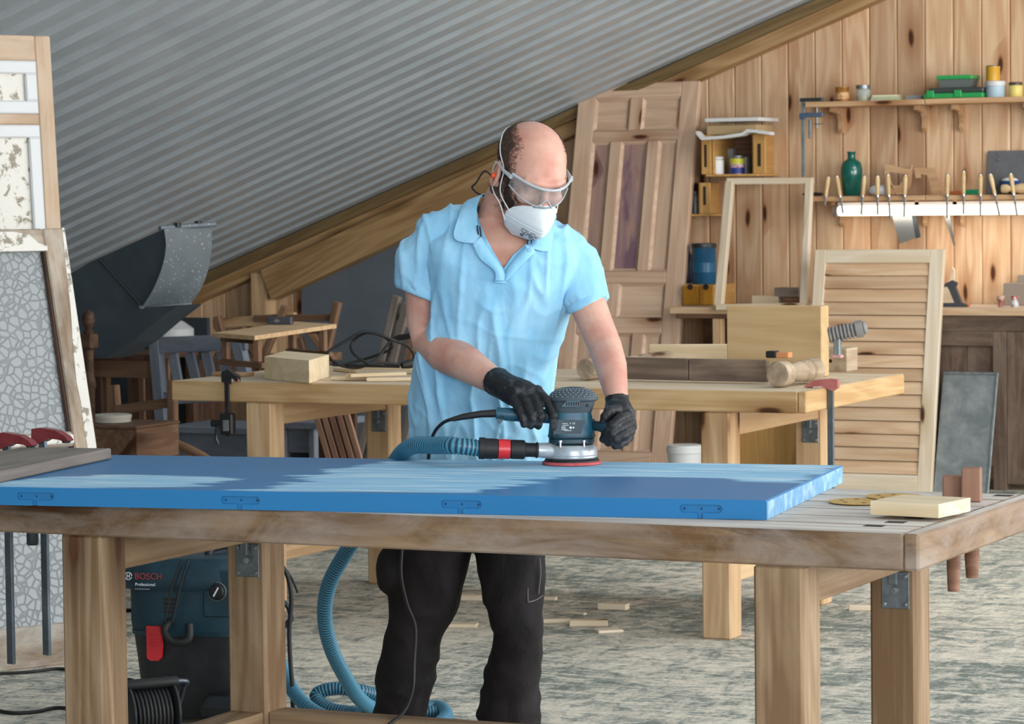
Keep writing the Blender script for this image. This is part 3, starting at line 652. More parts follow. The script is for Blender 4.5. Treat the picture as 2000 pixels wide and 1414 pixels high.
# ================================================================ gable wall: shelves, lamp and tools
YS = 15.34
def zat(px, py, Y): return at(px, py, Y=Y).z
ZU = zat(1572, 199.5, YS); ZL = zat(1572, 384, YS)
def corbel(t, px, z, d=.16, h=.13):
    x = at(px, 300, Y=15.5).x
    return mk(MB().prism([(0, 0), (0, -h), (-.02, -h-.012), (-.035, -h+.005), (-.03, -h*.6), (-.05, -h*.35), (-d, -.03), (-d, 0)], -.011, .011, T(x, YW, z) @ RZ(90) @ Matrix.Scale(-1, 4, (1, 0, 0)) @ RZ(180)), 'bracket', m_mid, t)
def shelf(label, z, cuts, brs):
    t = thing('wall_shelf', label, 'shelf', T(at(1780, 300, Y=15.5).x, 15.48, z))
    for (a, b, dz) in cuts:
        bx('shelf_board', at(a, 300, Y=YS).x+.002, at(b, 300, Y=YS).x-.002, YS, YW-.001, z-.027+dz, z+dz, m_shelf, t)
    for px in brs:
        x = at(px, 300, Y=15.5).x; h = .125; d = .17
        pts = [(YW-.001, z-.028), (YW-.001, z-.028-h), (YW-.02, z-.028-h-.012), (YW-.038, z-.028-h+.008), (YW-.03, z-.028-h*.6), (YW-.055, z-.028-h*.3), (YW-d, z-.052), (YW-d, z-.028)]
        n = len(pts); mk(MB().add([(x-.011, y, q) for y, q in pts]+[(x+.011, y, q) for y, q in pts], [tuple(range(n)), tuple(range(n, 2*n))[::-1]]+[(i, i+n, (i+1) % n+n, (i+1) % n) for i in range(n)]), 'bracket', m_shelf, t)
    return t
shelf('upper pine shelf holding tins, jars and green boxes', ZU, ((1572, 1806, 0), (1806, 2075, .001)), (1633, 1797, 1870, 2010))
shelf('lower pine shelf holding chisels, saws and the green bottle', ZL, ((1572, 1806, 0), (1806, 2075, -.001)), (1635, 1798, 1872, 2012))
# fluorescent tube under the lower shelf
k = NT('lit_tube'); k.b.inputs['Emission Color'].default_value = (1, .93, .80, 1); k.b.inputs['Emission Strength'].default_value = 1.35; m_tube = k.end(lin('FFF6E0'), .3)
zt = zat(1700, 411.5, 15.40); xl, xr = at(1636, 411, Y=15.40).x, at(2070, 411, Y=15.40).x
t = thing('tube_lamp', 'lit fluorescent tube lamp mounted under the lower wall shelf', 'lamp', T((xl+xr)/2, 15.42, zt))
mk(MB().lathe([(.018, 0), (.027, .012), (.027, xr-xl-.012), (.018, xr-xl)], 20, T(xl, 15.40, zt), axis='x'), 'tube', m_tube, t, smooth=40)
mk(MB().box(xl-.012, xr+.01, 15.43, 15.47, zt-.01, zt+.045), 'housing', m_white, t)
mk(MB().lathe([(.03, -.022), (.03, .004)], 16, T(xl, 15.40, zt), axis='x'), 'end_cap', m_greyw, t, smooth=40)
L = bpy.data.lights.new('tube_glow', 'AREA'); L.shape = 'RECTANGLE'; L.size = xr-xl; L.size_y = .05; L.energy = 1.6; L.color = (1, .9, .75)
lo = bpy.data.objects.new('tube_glow', L); COL.objects.link(lo); lo.location = ((xl+xr)/2, 15.36, zt-.03); lo.rotation_euler = (math.radians(25), 0, 0); lo.parent = t; lo.matrix_parent_inverse = MW[t.name].inverted()
def lt(name, label, cat, px, Y, z, prof, m, parts=(), n=22, M=None, group=None):
    "a turned thing standing at px on height z; prof in pixels (radius, height) of that distance"
    p = at(px, 300, Y=Y); s = (at(px+1, 300, Y=Y)-at(px, 300, Y=Y)).length*.97
    t = thing(name, label, cat, M or T(p.x, Y, z), group)
    mk(MB().lathe([(r*s, h*s) for r, h in prof], n), 'body', m, t, local=True, smooth=45)
    for nm, pr, mm in parts: mk(MB().lathe([(r*s, h*s) for r, h in pr], n), nm, mm, t, local=True, smooth=45)
    return t
C = lambda n, c, r=.5, **kw: bpy.data.materials.get(n) or plain(n, c, r, **kw)
m_jar = glassy('clear_glass', 'DDE6E4', .62); YI = 15.46
lt('paint_can', 'small brown tin with a paper label on the upper shelf', 'tin', 1646, YI, ZU, [(13, 0), (13, 25), (13.6, 26), (13.6, 28), (12, 28)], C('brown_tin', 'A8742A', .4, c2='7A4A22', sc=30),
   (('label_band', [(13.2, 5), (13.2, 18)], C('cream_label', 'D9B98A', .6, c2='B5703C', sc=60)),))
lt('glass_jar', 'clear glass jar with yellow liquid and grey lid', 'jar', 1687, YI, ZU, [(13.5, 0), (14, 2), (14, 20), (12, 24)], m_jar, (('contents', [(12.8, 1), (12.8, 11)], C('yellow_wax', 'B7A63A', .4)), ('lid', [(14, 24), (14, 31), (12, 31.5)], m_steel)))
def pbox(name, label, cat, x0, y0, x1, y1, Y, dep, m, z=None, rz=0, c=.003, group=None):
    "box whose front face spans a pixel rectangle at distance Y"
    a, b = at(x0, y1, Y=Y), at(x1, y0, Y=Y); z0 = a.z if z is None else z
    o = bx(name, a.x, b.x, Y, Y+dep, z0+.0004, b.z, m, None, c)
    return tag(o, label, cat, group)
t = thing('paper_pad', 'pale green pad of abrasive paper on the upper shelf', 'paper', T(at(1731, 190, Y=YI).x, YI, ZU))
for i in range(3): mk(MB().box(-.075+i*.004, .075-i*.003, -.04, .06, .0005+i*.01, .0095+i*.01, .001, RZ(4*i)), 'sheet_stack', C('pad_green', 'B9C6A0', .8, c2='C9CDB5', sc=20) if i < 2 else C('pad_cream', 'D8D6B8', .8), t, local=True)
pbox('small_box', 'small grey carton between the pad and green case', 'box', 1768, 186, 1799, 198, YI, .06, C('grey_carton', '8A8F92', .7), ZU)
m_grn = C('green_plastic', '2C9E55', .35); m_smoke = glassy('smoky_lid', '7C8684', .35, .2)
a, b = at(1803, 197, Y=15.40), at(1920, 173, Y=15.40); t = thing('organiser_case', 'flat green organiser case with dark lid on the upper shelf', 'case', T((a.x+b.x)/2, 15.46, ZU))
mk(MB().box(a.x, b.x, 15.40, 15.58, ZU+.0005, ZU+.03, .006), 'base', m_grn, t); mk(MB().box(a.x+.03, b.x, 15.405, 15.575, ZU+.03, ZU+.058, .006), 'lid', C('dark_lid', '3A4240', .4), t)
for f_ in (.12, .58): mk(MB().box(a.x+(b.x-a.x)*f_-.02, a.x+(b.x-a.x)*f_+.02, 15.394, 15.402, ZU+.006, ZU+.045, .003), 'latch', m_grn, t)
zc = ZU+.0585; a, b = at(1831, 160, Y=15.42), at(1897, 160, Y=15.42); zt_ = zat(1860, 147, 15.42); t = thing('plastic_tub', 'smoky plastic tub with a bright green lid on the organiser case', 'tub', T((a.x+b.x)/2, 15.5, zc))
mk(MB().loft([[(a.x+o, 15.42+o, z), (b.x-o, 15.42+o, z), (b.x-o, 15.56-o, z), (a.x+o, 15.56-o, z)] for z, o in ((zc+.0005, .012), (zt_-.02, .003))]), 'tub', m_smoke, t)
mk(MB().box(a.x+.014, b.x-.014, 15.435, 15.545, zc+.004, zc+.05, .003), 'contents', C('dark_parts', '2C3436', .6), t); mk(MB().box(a.x-.004, b.x+.004, 15.414, 15.566, zt_-.021, zt_, .004), 'lid', m_grn, t)
lt('plastic_pot', 'white and pale blue pot under the yellow tin', 'pot', 1945, YI, ZU, [(17, 0), (18.5, 3), (19, 24)], C('pale_blue_pot', 'A9C3D2', .5), (('lid', [(20, 24), (20, 32), (18, 33)], m_white),))
s_ = (at(1941, 300, Y=YI)-at(1940, 300, Y=YI)).length*.97
lt('yellow_tin', 'ochre yellow tin standing on the white pot', 'tin', 1940, YI, ZU+33.2*s_, [(13.5, 0), (13.5, 24), (14, 25), (14, 28), (12, 28.5)], C('ochre_tin', 'CB9A2B', .4), (('lid', [(12.5, 28.4), (12.5, 30)], m_gun),))
lt('honey_jar', 'pale yellow jar with a dark lid at the right end of the upper shelf', 'jar', 1984, YI, ZU, [(12.5, 0), (13.5, 2), (13.5, 22), (12, 24)], C('pale_yellow', 'DCCB74', .4), (('lid', [(13.5, 24), (13.5, 29), (12.5, 30)], C('bronze_lid', '4A4136', .4)),))
# lower shelf
k = NT('green_bottle_glass'); m_bott = k.end(lin('0C6E62'), .12, 0, .8); k.b.inputs['Transmission Weight'].default_value = .35
lt('green_bottle', 'teal green glass bottle with a narrow neck on the lower shelf', 'bottle', 1663, 15.44, ZL, [(15, 0), (17, 2), (20.5, 40), (21, 52), (18, 64), (9, 70), (7.5, 72), (7.5, 82), (8.5, 83), (8.5, 85), (6, 85)], m_bott, n=28)
m_hand = wood('chisel_handle', 'DCC49A', 'CBAE80', 0, var=.05); m_bld = plain('tool_steel', 'A4A7A8', .3, .9)
def chisel(i, px, top, tilt, blade, lb):
    p = at(px, 382, Y=15.325); s = .00262
    t = thing('chisel', lb, 'chisel', T(p.x, 15.325, ZL) @ RY(tilt), 'row of wood chisels on the lower shelf')
    h = (382-top)*s
    mk(MB().lathe([(.006, .0), (.010, .006), (.0095, h*.3), (.0125, h*.7), (.0115, h*.92), (.009, h)], 12), 'handle', m_hand, t, local=True, smooth=50)
    mk(MB().lathe([(.008, -.006), (.0085, .012), (.0075, .013)], 12), 'ferrule', m_chrome, t, local=True, smooth=40)
    mk(MB().lathe([(.009, h-.010), (.0095, h+.002), (.006, h+.006)], 12), 'cap', m_chrome, t, local=True, smooth=40)
    mk(MB().box(-.005, .005, -.002, .002, -blade, -.002, .0008), 'blade', m_bld, t, local=True)
cz = ((1613, 342, 8, .045, 'leftmost chisel, leaning right at the bare end of the lower shelf'), (1641, 342, -10, .09, 'leaning chisel just left of the green bottle'), (1685, 342, 5, .10, 'chisel touching the right side of the green bottle'),
      (1714, 343, 0, .10, 'upright chisel in front of the white plastic bag'), (1736, 341, -3, .12, 'chisel in front of the broad saw handle'), (1767, 342, 2, .11, 'chisel between the two wooden saw handles'),
      (1850, 342, 1, .12, 'chisel just right of the second saw handle'), (1882, 336, 0, .10, 'tallest chisel, left of the green sharpening box'), (1915, 343, 0, .11, 'chisel right of the green sharpening box'),
      (1943, 342, -13, .11, 'tilted chisel in front of the dark grey plate'), (1980, 342, -9, .11, 'tilted chisel in front of the mallet, last at right'))
for i, a in enumerate(cz): chisel(i, *a)
# saws pushed through the shelf: handle above, blade hanging below
def saw(label, hpoly, Y, bl, m):
    P = [at(x, y, Y=Y) for x, y in hpoly]; t = thing('hand_saw', label, 'saw', T(P[0].x, Y, ZL), 'wooden handled saws')
    mk(MB().prism([(p.x, p.z) for p in P], Y-.011, Y+.011), 'handle', m_mid if m else m_shelf, t)
    Q = [at(x, y, Y=Y) for x, y in bl]; mk(MB().prism([(p.x, p.z) for p in Q], Y-.001, Y+.001), 'blade', m_bld, t); return t
# closed-grip handle made as a loop of outline with its opening
hp = [(1728, 318), (1770, 330), (1780, 330), (1782, 322), (1778, 362), (1770, 378), (1752, 380), (1740, 362), (1758, 362), (1766, 350), (1768, 340), (1738, 336), (1738, 350), (1750, 380), (1732, 378)][::-1]
t = saw('broad back saw with closed wooden handle through the lower shelf', hp, 15.50, [(1743, 424), (1757, 476), (1790, 464), (1782, 380), (1748, 380)], 0)
Q = [at(x, y, Y=15.50) for x, y in ((1776, 390), (1789, 466), (1798, 463), (1783, 388))]; mk(MB().prism([(p.x, p.z) for p in Q], 15.496, 15.504), 'saw_back', m_gun, t)
hp = [(1786, 327), (1828, 328), (1838, 376), (1822, 378), (1812, 342), (1800, 340), (1798, 348), (1790, 348)][::-1]
saw('narrow pointed saw with open wooden handle through the lower shelf', hp, 15.52, [(1836, 392), (1863, 482), (1866, 480), (1850, 392)], 0)
def blob(name, label, cat, pts, m, seed=1, amp=.012):
    b = MB(); b.ell(pts[0], pts[1], None, 18, 10)
    for i, v in enumerate(b.v): b.v[i] = v+V((noise.noise(v*22+V((seed, 0, 0))), noise.noise(v*22+V((0, seed, 5))), noise.noise(v*25+V((3, 0, seed)))))*amp
    return tag(mk(b, name, m, smooth=180), label, cat)
p = at(1722, 368, Y=15.53); blob('plastic_bag', 'crumpled white plastic bag lying behind the chisels', 'bag', (V((p.x, 15.53, ZL+.028)), V((.075, .03, .026))), C('bag_white', 'D5D8DA', .4))
p = at(1588, 381, Y=15.47); blob('rag', 'dark rag at the left end of the lower shelf', 'rag', (V((p.x, 15.47, ZL+.012)), V((.06, .03, .010))), C('rag_black', '2B262B', .9), 4, .006)
pbox('scraper_block', 'orange brown sanding block on the lower shelf', 'block', 1855, 373, 1877, 382, 15.44, .05, C('orange_block', 'A8622F', .7), ZL)
pbox('sharpening_box', 'small green sharpening stone box on the lower shelf', 'box', 1885, 370, 1911, 382, 15.44, .06, C('green_box', '14875A', .5), ZL)
a, b = at(1926, 383, Y=15.54), at(2030, 292, Y=15.57)
t = thing('steel_plate', 'dark grey scratched plate leaning on the wall above the lower shelf', 'plate', T((a.x+b.x)/2, 15.55, ZL))
mk(MB().box(0, b.x-a.x, 0, .008, 0, b.z-ZL, .001, frame3(V((a.x, 15.54, ZL+.001)), V((b.x, 15.54, ZL+.001)), V((a.x, 15.58, b.z)))), 'sheet', C('slate_grey', '5A5C60', .6, c2='6A6C70', sc=8), t)
for y_ in (301, 312): p = at(1949, y_, Y=15.54); mk(MB().lathe([(.006, 0), (.005, .003)], 10, T(p.x, 15.565 if y_ < 305 else 15.562, p.z) @ RX(90)), 'screw', m_chrome, t)
t = thing('blue_dish', 'blue dish heaped with white scraps behind the chisels', 'dish', T(at(1972, 300, Y=15.50).x, 15.50, ZL+.04))
mk(MB().lathe([(.045, .0), (.058, .03), (.055, .03), (.043, .004)], 20), 'dish', C('blue_enamel', '1E4C86', .3), t, local=True, smooth=40)
mk(MB().ell((0, 0, .028), (.045, .045, .02)), 'scraps', C('paper_white', 'D6D8D6', .8), t, local=True, smooth=180)
p = at(1972, 300, Y=15.50); tag(bx('dark_carton', p.x-.06, p.x+.06, 15.46, 15.53, ZL+.0005, ZL+.0395, C('dark_parts', '2C3436')), 'dark box under the blue dish', 'box')
p0, p1 = at(1956, 371, Y=15.41), at(2010, 372, Y=15.41)
t = thing('mallet', 'pale turned wooden mallet lying on the lower shelf', 'mallet', axM(V((p0.x, 15.41, ZL+.0285)), V((1, 0, 0))))
mk(MB().lathe([(.016, 0), (.022, .004), (.023, .03), (.014, .045), (.0135, .06), (.02, .075), (.027, .1), (.027, .15), (.02, .155)], 18, axis='x'), 'head', m_hand, t, local=True, smooth=40)
# blue F-clamp hooked on the end of the upper shelf
p = at(1568, 200, Y=15.36); t = thing('f_clamp', 'long blue F-clamp hanging from the left end of the upper shelf', 'clamp', T(p.x, 15.36, ZU+.002))
s = .00268; m_cbl = C('clamp_blue', '3C5876', .45, c2='5C6670', sc=20)
mk(MB().box(-.010, .010, -.004, .004, -148*s, .01, .001), 'bar', m_zinc, t, local=True)
mk(MB().box(-.014, 42*s, -.012, .012, .002, .020, .003), 'fixed_jaw', m_gun, t, local=True); mk(MB().box(.012, 42*s, -.012, .012, -26*s-.012, -26*s+.012, .004), 'sliding_jaw', m_cbl, t, local=True); mk(MB().box(-.016, .016, -.011, .011, -34*s, -22*s, .003), 'slider', m_cbl, t, local=True)
mk(MB().lathe([(.005, -52*s), (.005, -.03), (.012, -.029), (.012, -.0285)], 10, T(29*s, 0, 0)), 'screw', m_zinc, t, local=True); mk(MB().lathe([(.003, 0), (.003, .055)], 8, T(24*s, -.01, -44*s), axis='x'), 'tommy_bar', m_chrome, t, local=True); mk(MB().box(.03, .045, -.006, .006, -72*s, -34*s, .002), 'stop_strip', m_zinc, t, local=True)
# ================================================================ crates with tins on the wall
def crate(label, x0, x1, y0, y1, side):
    Yf = 15.28; a, b = at(x0, y1, Y=Yf), at(x1, y0, Y=Yf); t = thing('wall_crate', label, 'crate', T((a.x+b.x)/2, 15.44, a.z), 'plywood crates on the wall')
    bx('bottom', a.x-.03, b.x+.03, Yf, YW-.002, a.z, a.z+.012, m_crate, t); bx('side', a.x, a.x+.012, Yf+.02, YW-.002, a.z+.012, b.z, m_crate, t); bx('side', b.x-.012, b.x, Yf+.02, YW-.002, a.z+.012, b.z, m_crate, t)
    bx('back', a.x+.012, b.x-.012, YW-.014, YW-.002, a.z+.012, b.z, m_mid, t)
    # end board of the crate turned to the room, with its hand slot
    for xs in ((b.x-.001, b.x+.07),) if side > 0 else ((a.x-.07, a.x+.001),):
        pn = bx('end_board', xs[0], xs[1], Yf+.005, Yf+.017, a.z+.012, b.z, m_crate, t); c = (xs[0]+xs[1])/2; zc_ = (a.z+b.z)/2
        mk(MB().box(c-.009, c+.009, Yf+.002, Yf+.006, zc_-.06, zc_+.06, .004), 'hand_slot', m_holeshade, t)
    if side > 0:
        c = a.x-.03; bx('end_board', a.x-.055, a.x+.001, Yf+.005, Yf+.017, a.z+.012, b.z, m_crate, t); zc_ = (a.z+b.z)/2; mk(MB().box(c-.007, c+.007, Yf+.002, Yf+.006, zc_-.06, zc_+.06, .004), 'hand_slot', m_holeshade, t)
    return a, b
a, b = crate('upper plywood crate with paint tins beside the stripped door', 1388, 1470, 262, 345, 1)
zc = a.z+.0125; Yc = 15.36
lt('white_jar', 'white plastic jar in the upper crate', 'jar', 1400, Yc, zc, [(13, 0), (13.5, 2), (13.5, 26), (11, 28)], C('jar_white', 'DDDFE0', .5), (('lid', [(13, 28), (13, 32), (12, 33)], m_white),))
lt('label_tin', 'blue, red and yellow labelled paint tin in the upper crate', 'tin', 1440, Yc, zc, [(14, 0), (14, 31), (14.6, 32), (14.6, 34), (13, 34)], m_steel, (('blue_band', [(14.2, 1), (14.2, 12)], C('label_blue', '2C3A86', .5)), ('red_band', [(14.2, 12), (14.2, 19)], C('label_red', 'B04A4A', .5, c2='D8D0D8', sc=60)), ('yellow_band', [(14.2, 19), (14.2, 29)], C('label_yellow', 'C9C83A', .5))))
lt('grey_tin', 'plain grey tin behind the labelled tin in the upper crate', 'tin', 1455, 15.47, zc, [(12, 0), (12, 30), (12.5, 30), (12.5, 32), (11, 32)], m_zinc)
pbox('carton', 'light grey carton at the back of the upper crate', 'carton', 1392, 290, 1432, 340, 15.50, .05, C('carton_grey', 'A9ABAA', .8), zc)
b2z = b.z
pbox('cardboard_box', 'flat cardboard box lying on the upper crate', 'box', 1380, 243, 1478, 259, 15.30, .24, C('carton_tan', 'B49A72', .8), b2z)
t = thing('paper_sheet', 'white papers drooping over the upper crate', 'paper', T(at(1440, 262, Y=15.25).x, 15.3, b2z))
xa, xb = at(1362, 262, Y=15.24).x, at(1506, 262, Y=15.24).x; zz = at(1440, 262, Y=15.24).z
top_ = [(xa, .02), (xa+.03, -.012), (xa+.16, -.006), (xa+.26, .006), (xa+.29, .025), (xa+.33, .022), (xb, .008)]
mk(MB().loft([[V((x, y, zz+h)) for x, h in top_] + [V((x, y, zz+h-.016)) for x, h in top_[::-1]] for y in (15.22, 15.29)]), 'loose_sheet', C('paper_white', 'D6D8D6', .8), t)
p0, p1 = at(1376, 240, Y=15.26), at(1482, 236, Y=15.26); bx('folded_sheet', p0.x, p1.x, 15.26, 15.56, p0.z+.004, p0.z+.024, C('paper_white', ''), t)
a, b = crate('lower plywood crate partly hidden by the stripped door', 1318, 1372, 345, 424, -1) if False else (None, None)
Yf = 15.30; a, b = at(1300, 423, Y=Yf), at(1365, 346, Y=Yf); t = thing('wall_crate', 'lower plywood crate half hidden behind the stripped door', 'crate', T((a.x+b.x)/2, 15.44, a.z), 'plywood crates on the wall')
bx('bottom', a.x, b.x+.07, Yf, YW-.002, a.z, a.z+.012, m_crate, t); bx('side', b.x-.012, b.x, Yf+.02, YW-.002, a.z+.012, b.z-.03, m_crate, t); bx('back', a.x, b.x-.012, YW-.014, YW-.002, a.z+.012, b.z-.03, m_dark, t)
bx('end_board', b.x-.001, b.x+.062, Yf+.005, Yf+.017, a.z+.012, b.z-.03, m_crate, t); mk(MB().box(b.x+.022, b.x+.038, Yf+.002, Yf+.006, a.z+.06, a.z+.16, .004), 'hand_slot', m_holeshade, t)
lt('spray_can', 'grey can in the lower crate beside the stripped door', 'can', 1357, 15.42, a.z+.0125, [(9, 0), (9, 30), (7, 35), (4, 36), (4, 42)], m_zinc)
# ================================================================ wall workbench
ZB = zat(1900, 603, 14.98); xl, xm, xr = -6.222, at(1838, 603, Y=14.98).x, -3.0
t = thing('wall_workbench', 'long old workbench along the plank wall', 'workbench', T(-4.6, 15.28, 0))
bx('worktop', xl, xr, 14.98, YW-.03, ZB-.035, ZB, wood('pale_worktop', 'D2B798', 'BC9C78', .1, var=.03, top=.5), t)
bx('apron', xm-.5, xr, 15.0, 15.04, ZB-.115, ZB-.035, m_old, t)
bx('apron', xl+.02, xm-.5, 15.02, 15.05, ZB-.06, ZB-.035, m_mid, t)
pz = at(1398, 650, Y=15.0)
for px in (1400, 1595): x_ = at(px, 650, Y=15.0).x; bx('post', x_-.025, x_+.025, 15.0, 15.06, 0, ZB-.06, m_bench2, t)
bx('back_panel', xl, xm-.3, 15.45, 15.47, 0, ZB-.06, m_mid, t); bx('shelf', xl, xm-.5, 15.06, 15.45, .36, .38, m_mid, t)
xp = at(1425, 700, Y=15.0).x; bx('front_panel', xp, xm-.62, 15.02, 15.04, .05, ZB-.061, m_crate, t)
xc = at(1946, 700, Y=15.0).x
bx('stile', xc-.02, xc+.05, 15.0, 15.05, 0, ZB-.115, m_old, t); bx('rail', xm-.3, xc-.02, 15.0, 15.05, ZB-.19, ZB-.115, m_old, t); bx('rail', xm-.3, xc-.02, 15.0, 15.05, .12, .22, m_old, t)
for i in range(4): w_ = (xc-.02-(xm-.3))/4; bx('panel_board', xm-.3+i*w_+.001, xm-.3+(i+1)*w_-.001, 15.02, 15.04, .22, ZB-.19, m_old, t)
for i in range(6): bx('panel_board', xc+.05+i*.14+.001, xc+.05+(i+1)*.14-.001, 15.005, 15.04, .03, ZB-.115, m_old, t)
# zinc sheet leaning on it
a, b = floory(1822, 14.75), floory(1930, 14.75); zt = at(1938, 728, Y=14.93); M = frame3(a, b, V((a.x, 14.93, zt.z)))
t = thing('zinc_sheet', 'grey galvanised panel leaning on the wall workbench', 'metal sheet', M)
Wz, Hz = (b-a).length, zt.z/math.cos(math.atan2(.18, zt.z)); mk(MB().box(0, Wz, 0, .012, 0, Hz, .002), 'sheet', m_zinc, t, local=True); mk(MB().box(Wz-.012, Wz+.002, -.006, .0, 0, Hz, .002), 'folded_edge', m_steel, t, local=True); mk(MB().box(0, Wz, -.006, 0, Hz-.012, Hz+.002, .002), 'folded_edge', m_steel, t, local=True)
# on the wall bench, right
p = at(1868, 596, Y=15.2); t = thing('power_tool', 'dark grey pistol-grip power tool on the wall workbench', 'power tool', T(p.x, 15.2, ZB))  # power tool, exact kind unknown
gp = [(-.075, .003), (.05, .003), (.058, .012), (.03, .02), (.0, .095), (.01, .128), (-.015, .138), (-.055, .128), (-.08, .09), (-.1, .085), (-.085, .10), (-.075, .118), (-.045, .118), (-.03, .09), (-.008, .03), (-.07, .022)]
mk(MB().prism([(x, z) for x, z in ((-.075, .001), (.06, .001), (.065, .012), (.03, .022), (-.075, .02))], -.02, .02), 'base', C('tool_grey', '3E454C', .5), t, local=True); mk(MB().prism([(.03, .018), (-.005, .11), (-.03, .118), (-.05, .11), (-.035, .09), (-.005, .018)], -.016, .016), 'handle', C('tool_grey', ''), t, local=True)
mk(MB().prism([(.0, .105), (.006, .125), (-.02, .137), (-.085, .105), (-.08, .095), (-.045, .108)], -.014, .014), 'top_grip', C('tool_grey', ''), t, local=True); mk(MB().box(.045, .07, -.015, .015, .004, .016, .003), 'orange_nose', C('nose_orange', 'C0623C', .5), t, local=True)
t = thing('cutout_board', 'wooden board with curved cut-out behind the power tool', 'board', T(at(1850, 596, Y=15.35).x, 15.35, ZB))
mk(MB().prism([(-.09, .001), (.04, .001), (.04, .185), (.03, .2), (.02, .14), (-.02, .09), (-.06, .07), (-.09, .09)], -.012, .012), 'panel', m_raww, t, local=True)
blob('brown_sack', 'brown leather pouch hanging behind the shutter corner', 'pouch', (at(1853, 530, Y=15.5), V((.045, .05, .085))), C('leather', '7A4A2A', .6), 9, .01) if False else None
pbox('cardboard_carton', 'grey brown carton on the wall workbench at right', 'carton', 1960, 553, 2020, 600, 15.40, .12, C('grey_card', '8E8378', .8), ZB)
pbox('tall_carton', 'taller grey brown carton at the right edge behind the other carton', 'carton', 1988, 537, 2040, 600, 15.53, .02, C('grey_card', ''), ZB)
lt('red_knob_pot', 'small red-topped pot on the wall workbench', 'pot', 1954, 15.2, ZB, [(5, 0), (6, 3), (5, 11), (8, 14), (8, 20), (5, 23)], C('dull_red', '8E3A34', .5, c2='C8B8A8', sc=40))
lt('metal_gadget', 'red and silver gadget on the wall workbench at right edge', 'gadget', 1981, 15.2, ZB, [(6, 0), (8, 4), (7, 10), (4, 14), (7, 17), (7, 22)], C('red_silver', 'B03038', .35, c2='C8CCD0', sc=18, lo=.48, hi=.52))
# on the wall bench, left: drawer cabinet, blue drum, blue bottle, scraps
a, b = at(1318, 600, Y=15.14), at(1394, 556, Y=15.14); a.x = -6.215; t = thing('drawer_unit', 'small ochre drawer cabinet on the wall workbench', 'drawers', T((a.x+b.x)/2, 15.26, ZB))
bx('carcass', a.x, b.x, 15.15, 15.45, ZB+.0005, b.z, m_crate, t)
for f0, f1 in ((.02, .52), (.54, .98)):
    d_ = bx('drawer', a.x+(b.x-a.x)*f0, a.x+(b.x-a.x)*f1, 15.138, 15.15, ZB+.008, b.z-.008, wood('ochre_drawer', 'B98228', '9A6818', 0, var=.05) if f0 < .1 else bpy.data.materials['ochre_drawer'], t)
    c = a.x+(b.x-a.x)*(f0+f1)/2; mk(MB().lathe([(.016, 0), (.016, .003)], 14, T(c, 15.138, b.z-.012) @ RX(90)), 'finger_hole', m_holeshade, d_)
zz = b.z
lt('blue_drum', 'blue drum with grey lid on the ochre drawer cabinet', 'drum', 1373, 15.27, zz+.0005, [(21, 0), (22.5, 2), (22.5, 66), (23, 67)], C('drum_blue', '17587E', .4), (('lid', [(23.5, 67), (24, 70), (24, 75), (21, 76)], m_gun), ('lighter_band', [(22.7, 22), (22.7, 40)], C('drum_blue2', '1C6288', .35))))  # middle band in a slightly lighter, smoother blue
lt('blue_bottle', 'dark bottle with a bright blue cap beside the blue drum', 'bottle', 1341, 15.37, zz+.0005, [(8, 0), (8.5, 2), (8.5, 52), (4, 60)], C('dark_blue_glass', '2C3A5A', .3), (('cap', [(4.5, 60), (4.5, 74), (3, 75)], C('cap_blue', '2A6FB8', .4)),))
for i, (x0, y0, x1, y1, dz, lb) in enumerate(((1468, 578, 1520, 599, 0, 'pale offcut on the wall bench inside the empty frame'), (1512, 562, 1560, 580, .045, 'brown offcut lying on top of the pile inside the empty frame'), (1530, 580, 1568, 599, 0, 'dark offcut at the right of the pile inside the frame'))):
    a, b = at(x0, y1, Y=15.2), at(x1, y0, Y=15.2); tag(bx('offcut', a.x, b.x, 15.2, 15.3, a.z if i == 1 else ZB+.001, b.z, (m_raww, m_greyw, m_mid)[i]), lb, 'offcut', 'offcuts on the wall bench')
p = at(1332, 861, Y=14.35)
lt('white_bucket', 'white plastic bucket with lid on the floor under the pale bench', 'bucket', 1332, 14.35, 0, [(27, 0), (33, 76), (35, 77), (35, 86), (33, 87), (33, 91), (28, 92)], C('bucket_white', 'D5D7D6', .45), n=28)
# ================================================================ on the pale workbench
ZT = .851
P1, P2, P3 = at(415, 650, Z=.985), at(497, 656, Z=.985), at(657, 633, Z=.985); P4 = P1+P3-P2
t = thing('small_table', 'small low brown table standing on the pale workbench', 'table', T(*((P1+P3)/2).xy, ZT))
def slabp(P, z0, z1): return MB().loft([[V((p.x, p.y, z)) for p in P] for z in (z0, z1)])
mk(slabp([P1, P2, P3, P4], .968, .985), 'tabletop', m_bench2, t)
for u, v in ((.1, .14), (.1, .9), (.9, .14), (.9, .9)):
    q = P2.lerp(P3, u)+(P1-P2)*v; bx('leg', q.x-.014, q.x+.014, q.y-.014, q.y+.014, .875, .968, m_mid, t)
for u in (.1, .9):
    q0, q1 = P2.lerp(P3, u)+(P1-P2)*-.02, P2.lerp(P3, u)+(P1-P2)*1.0; board('foot', V((q0.x, q0.y, .863)), V((q1.x, q1.y, .863)), .03, .022, m_mid, t); board('rail', V((q0.x, q0.y, .957)).lerp(V((q1.x, q1.y, .957)), .15), V((q1.x, q1.y, .957)), .016, .022, m_mid, t)
p = at(548, 634, Z=.985); t = thing('hammer_head', 'grey steel hammer head with oval eye on the small table', 'hammer head', T(p.x, p.y, .9855) @ RZ(12))
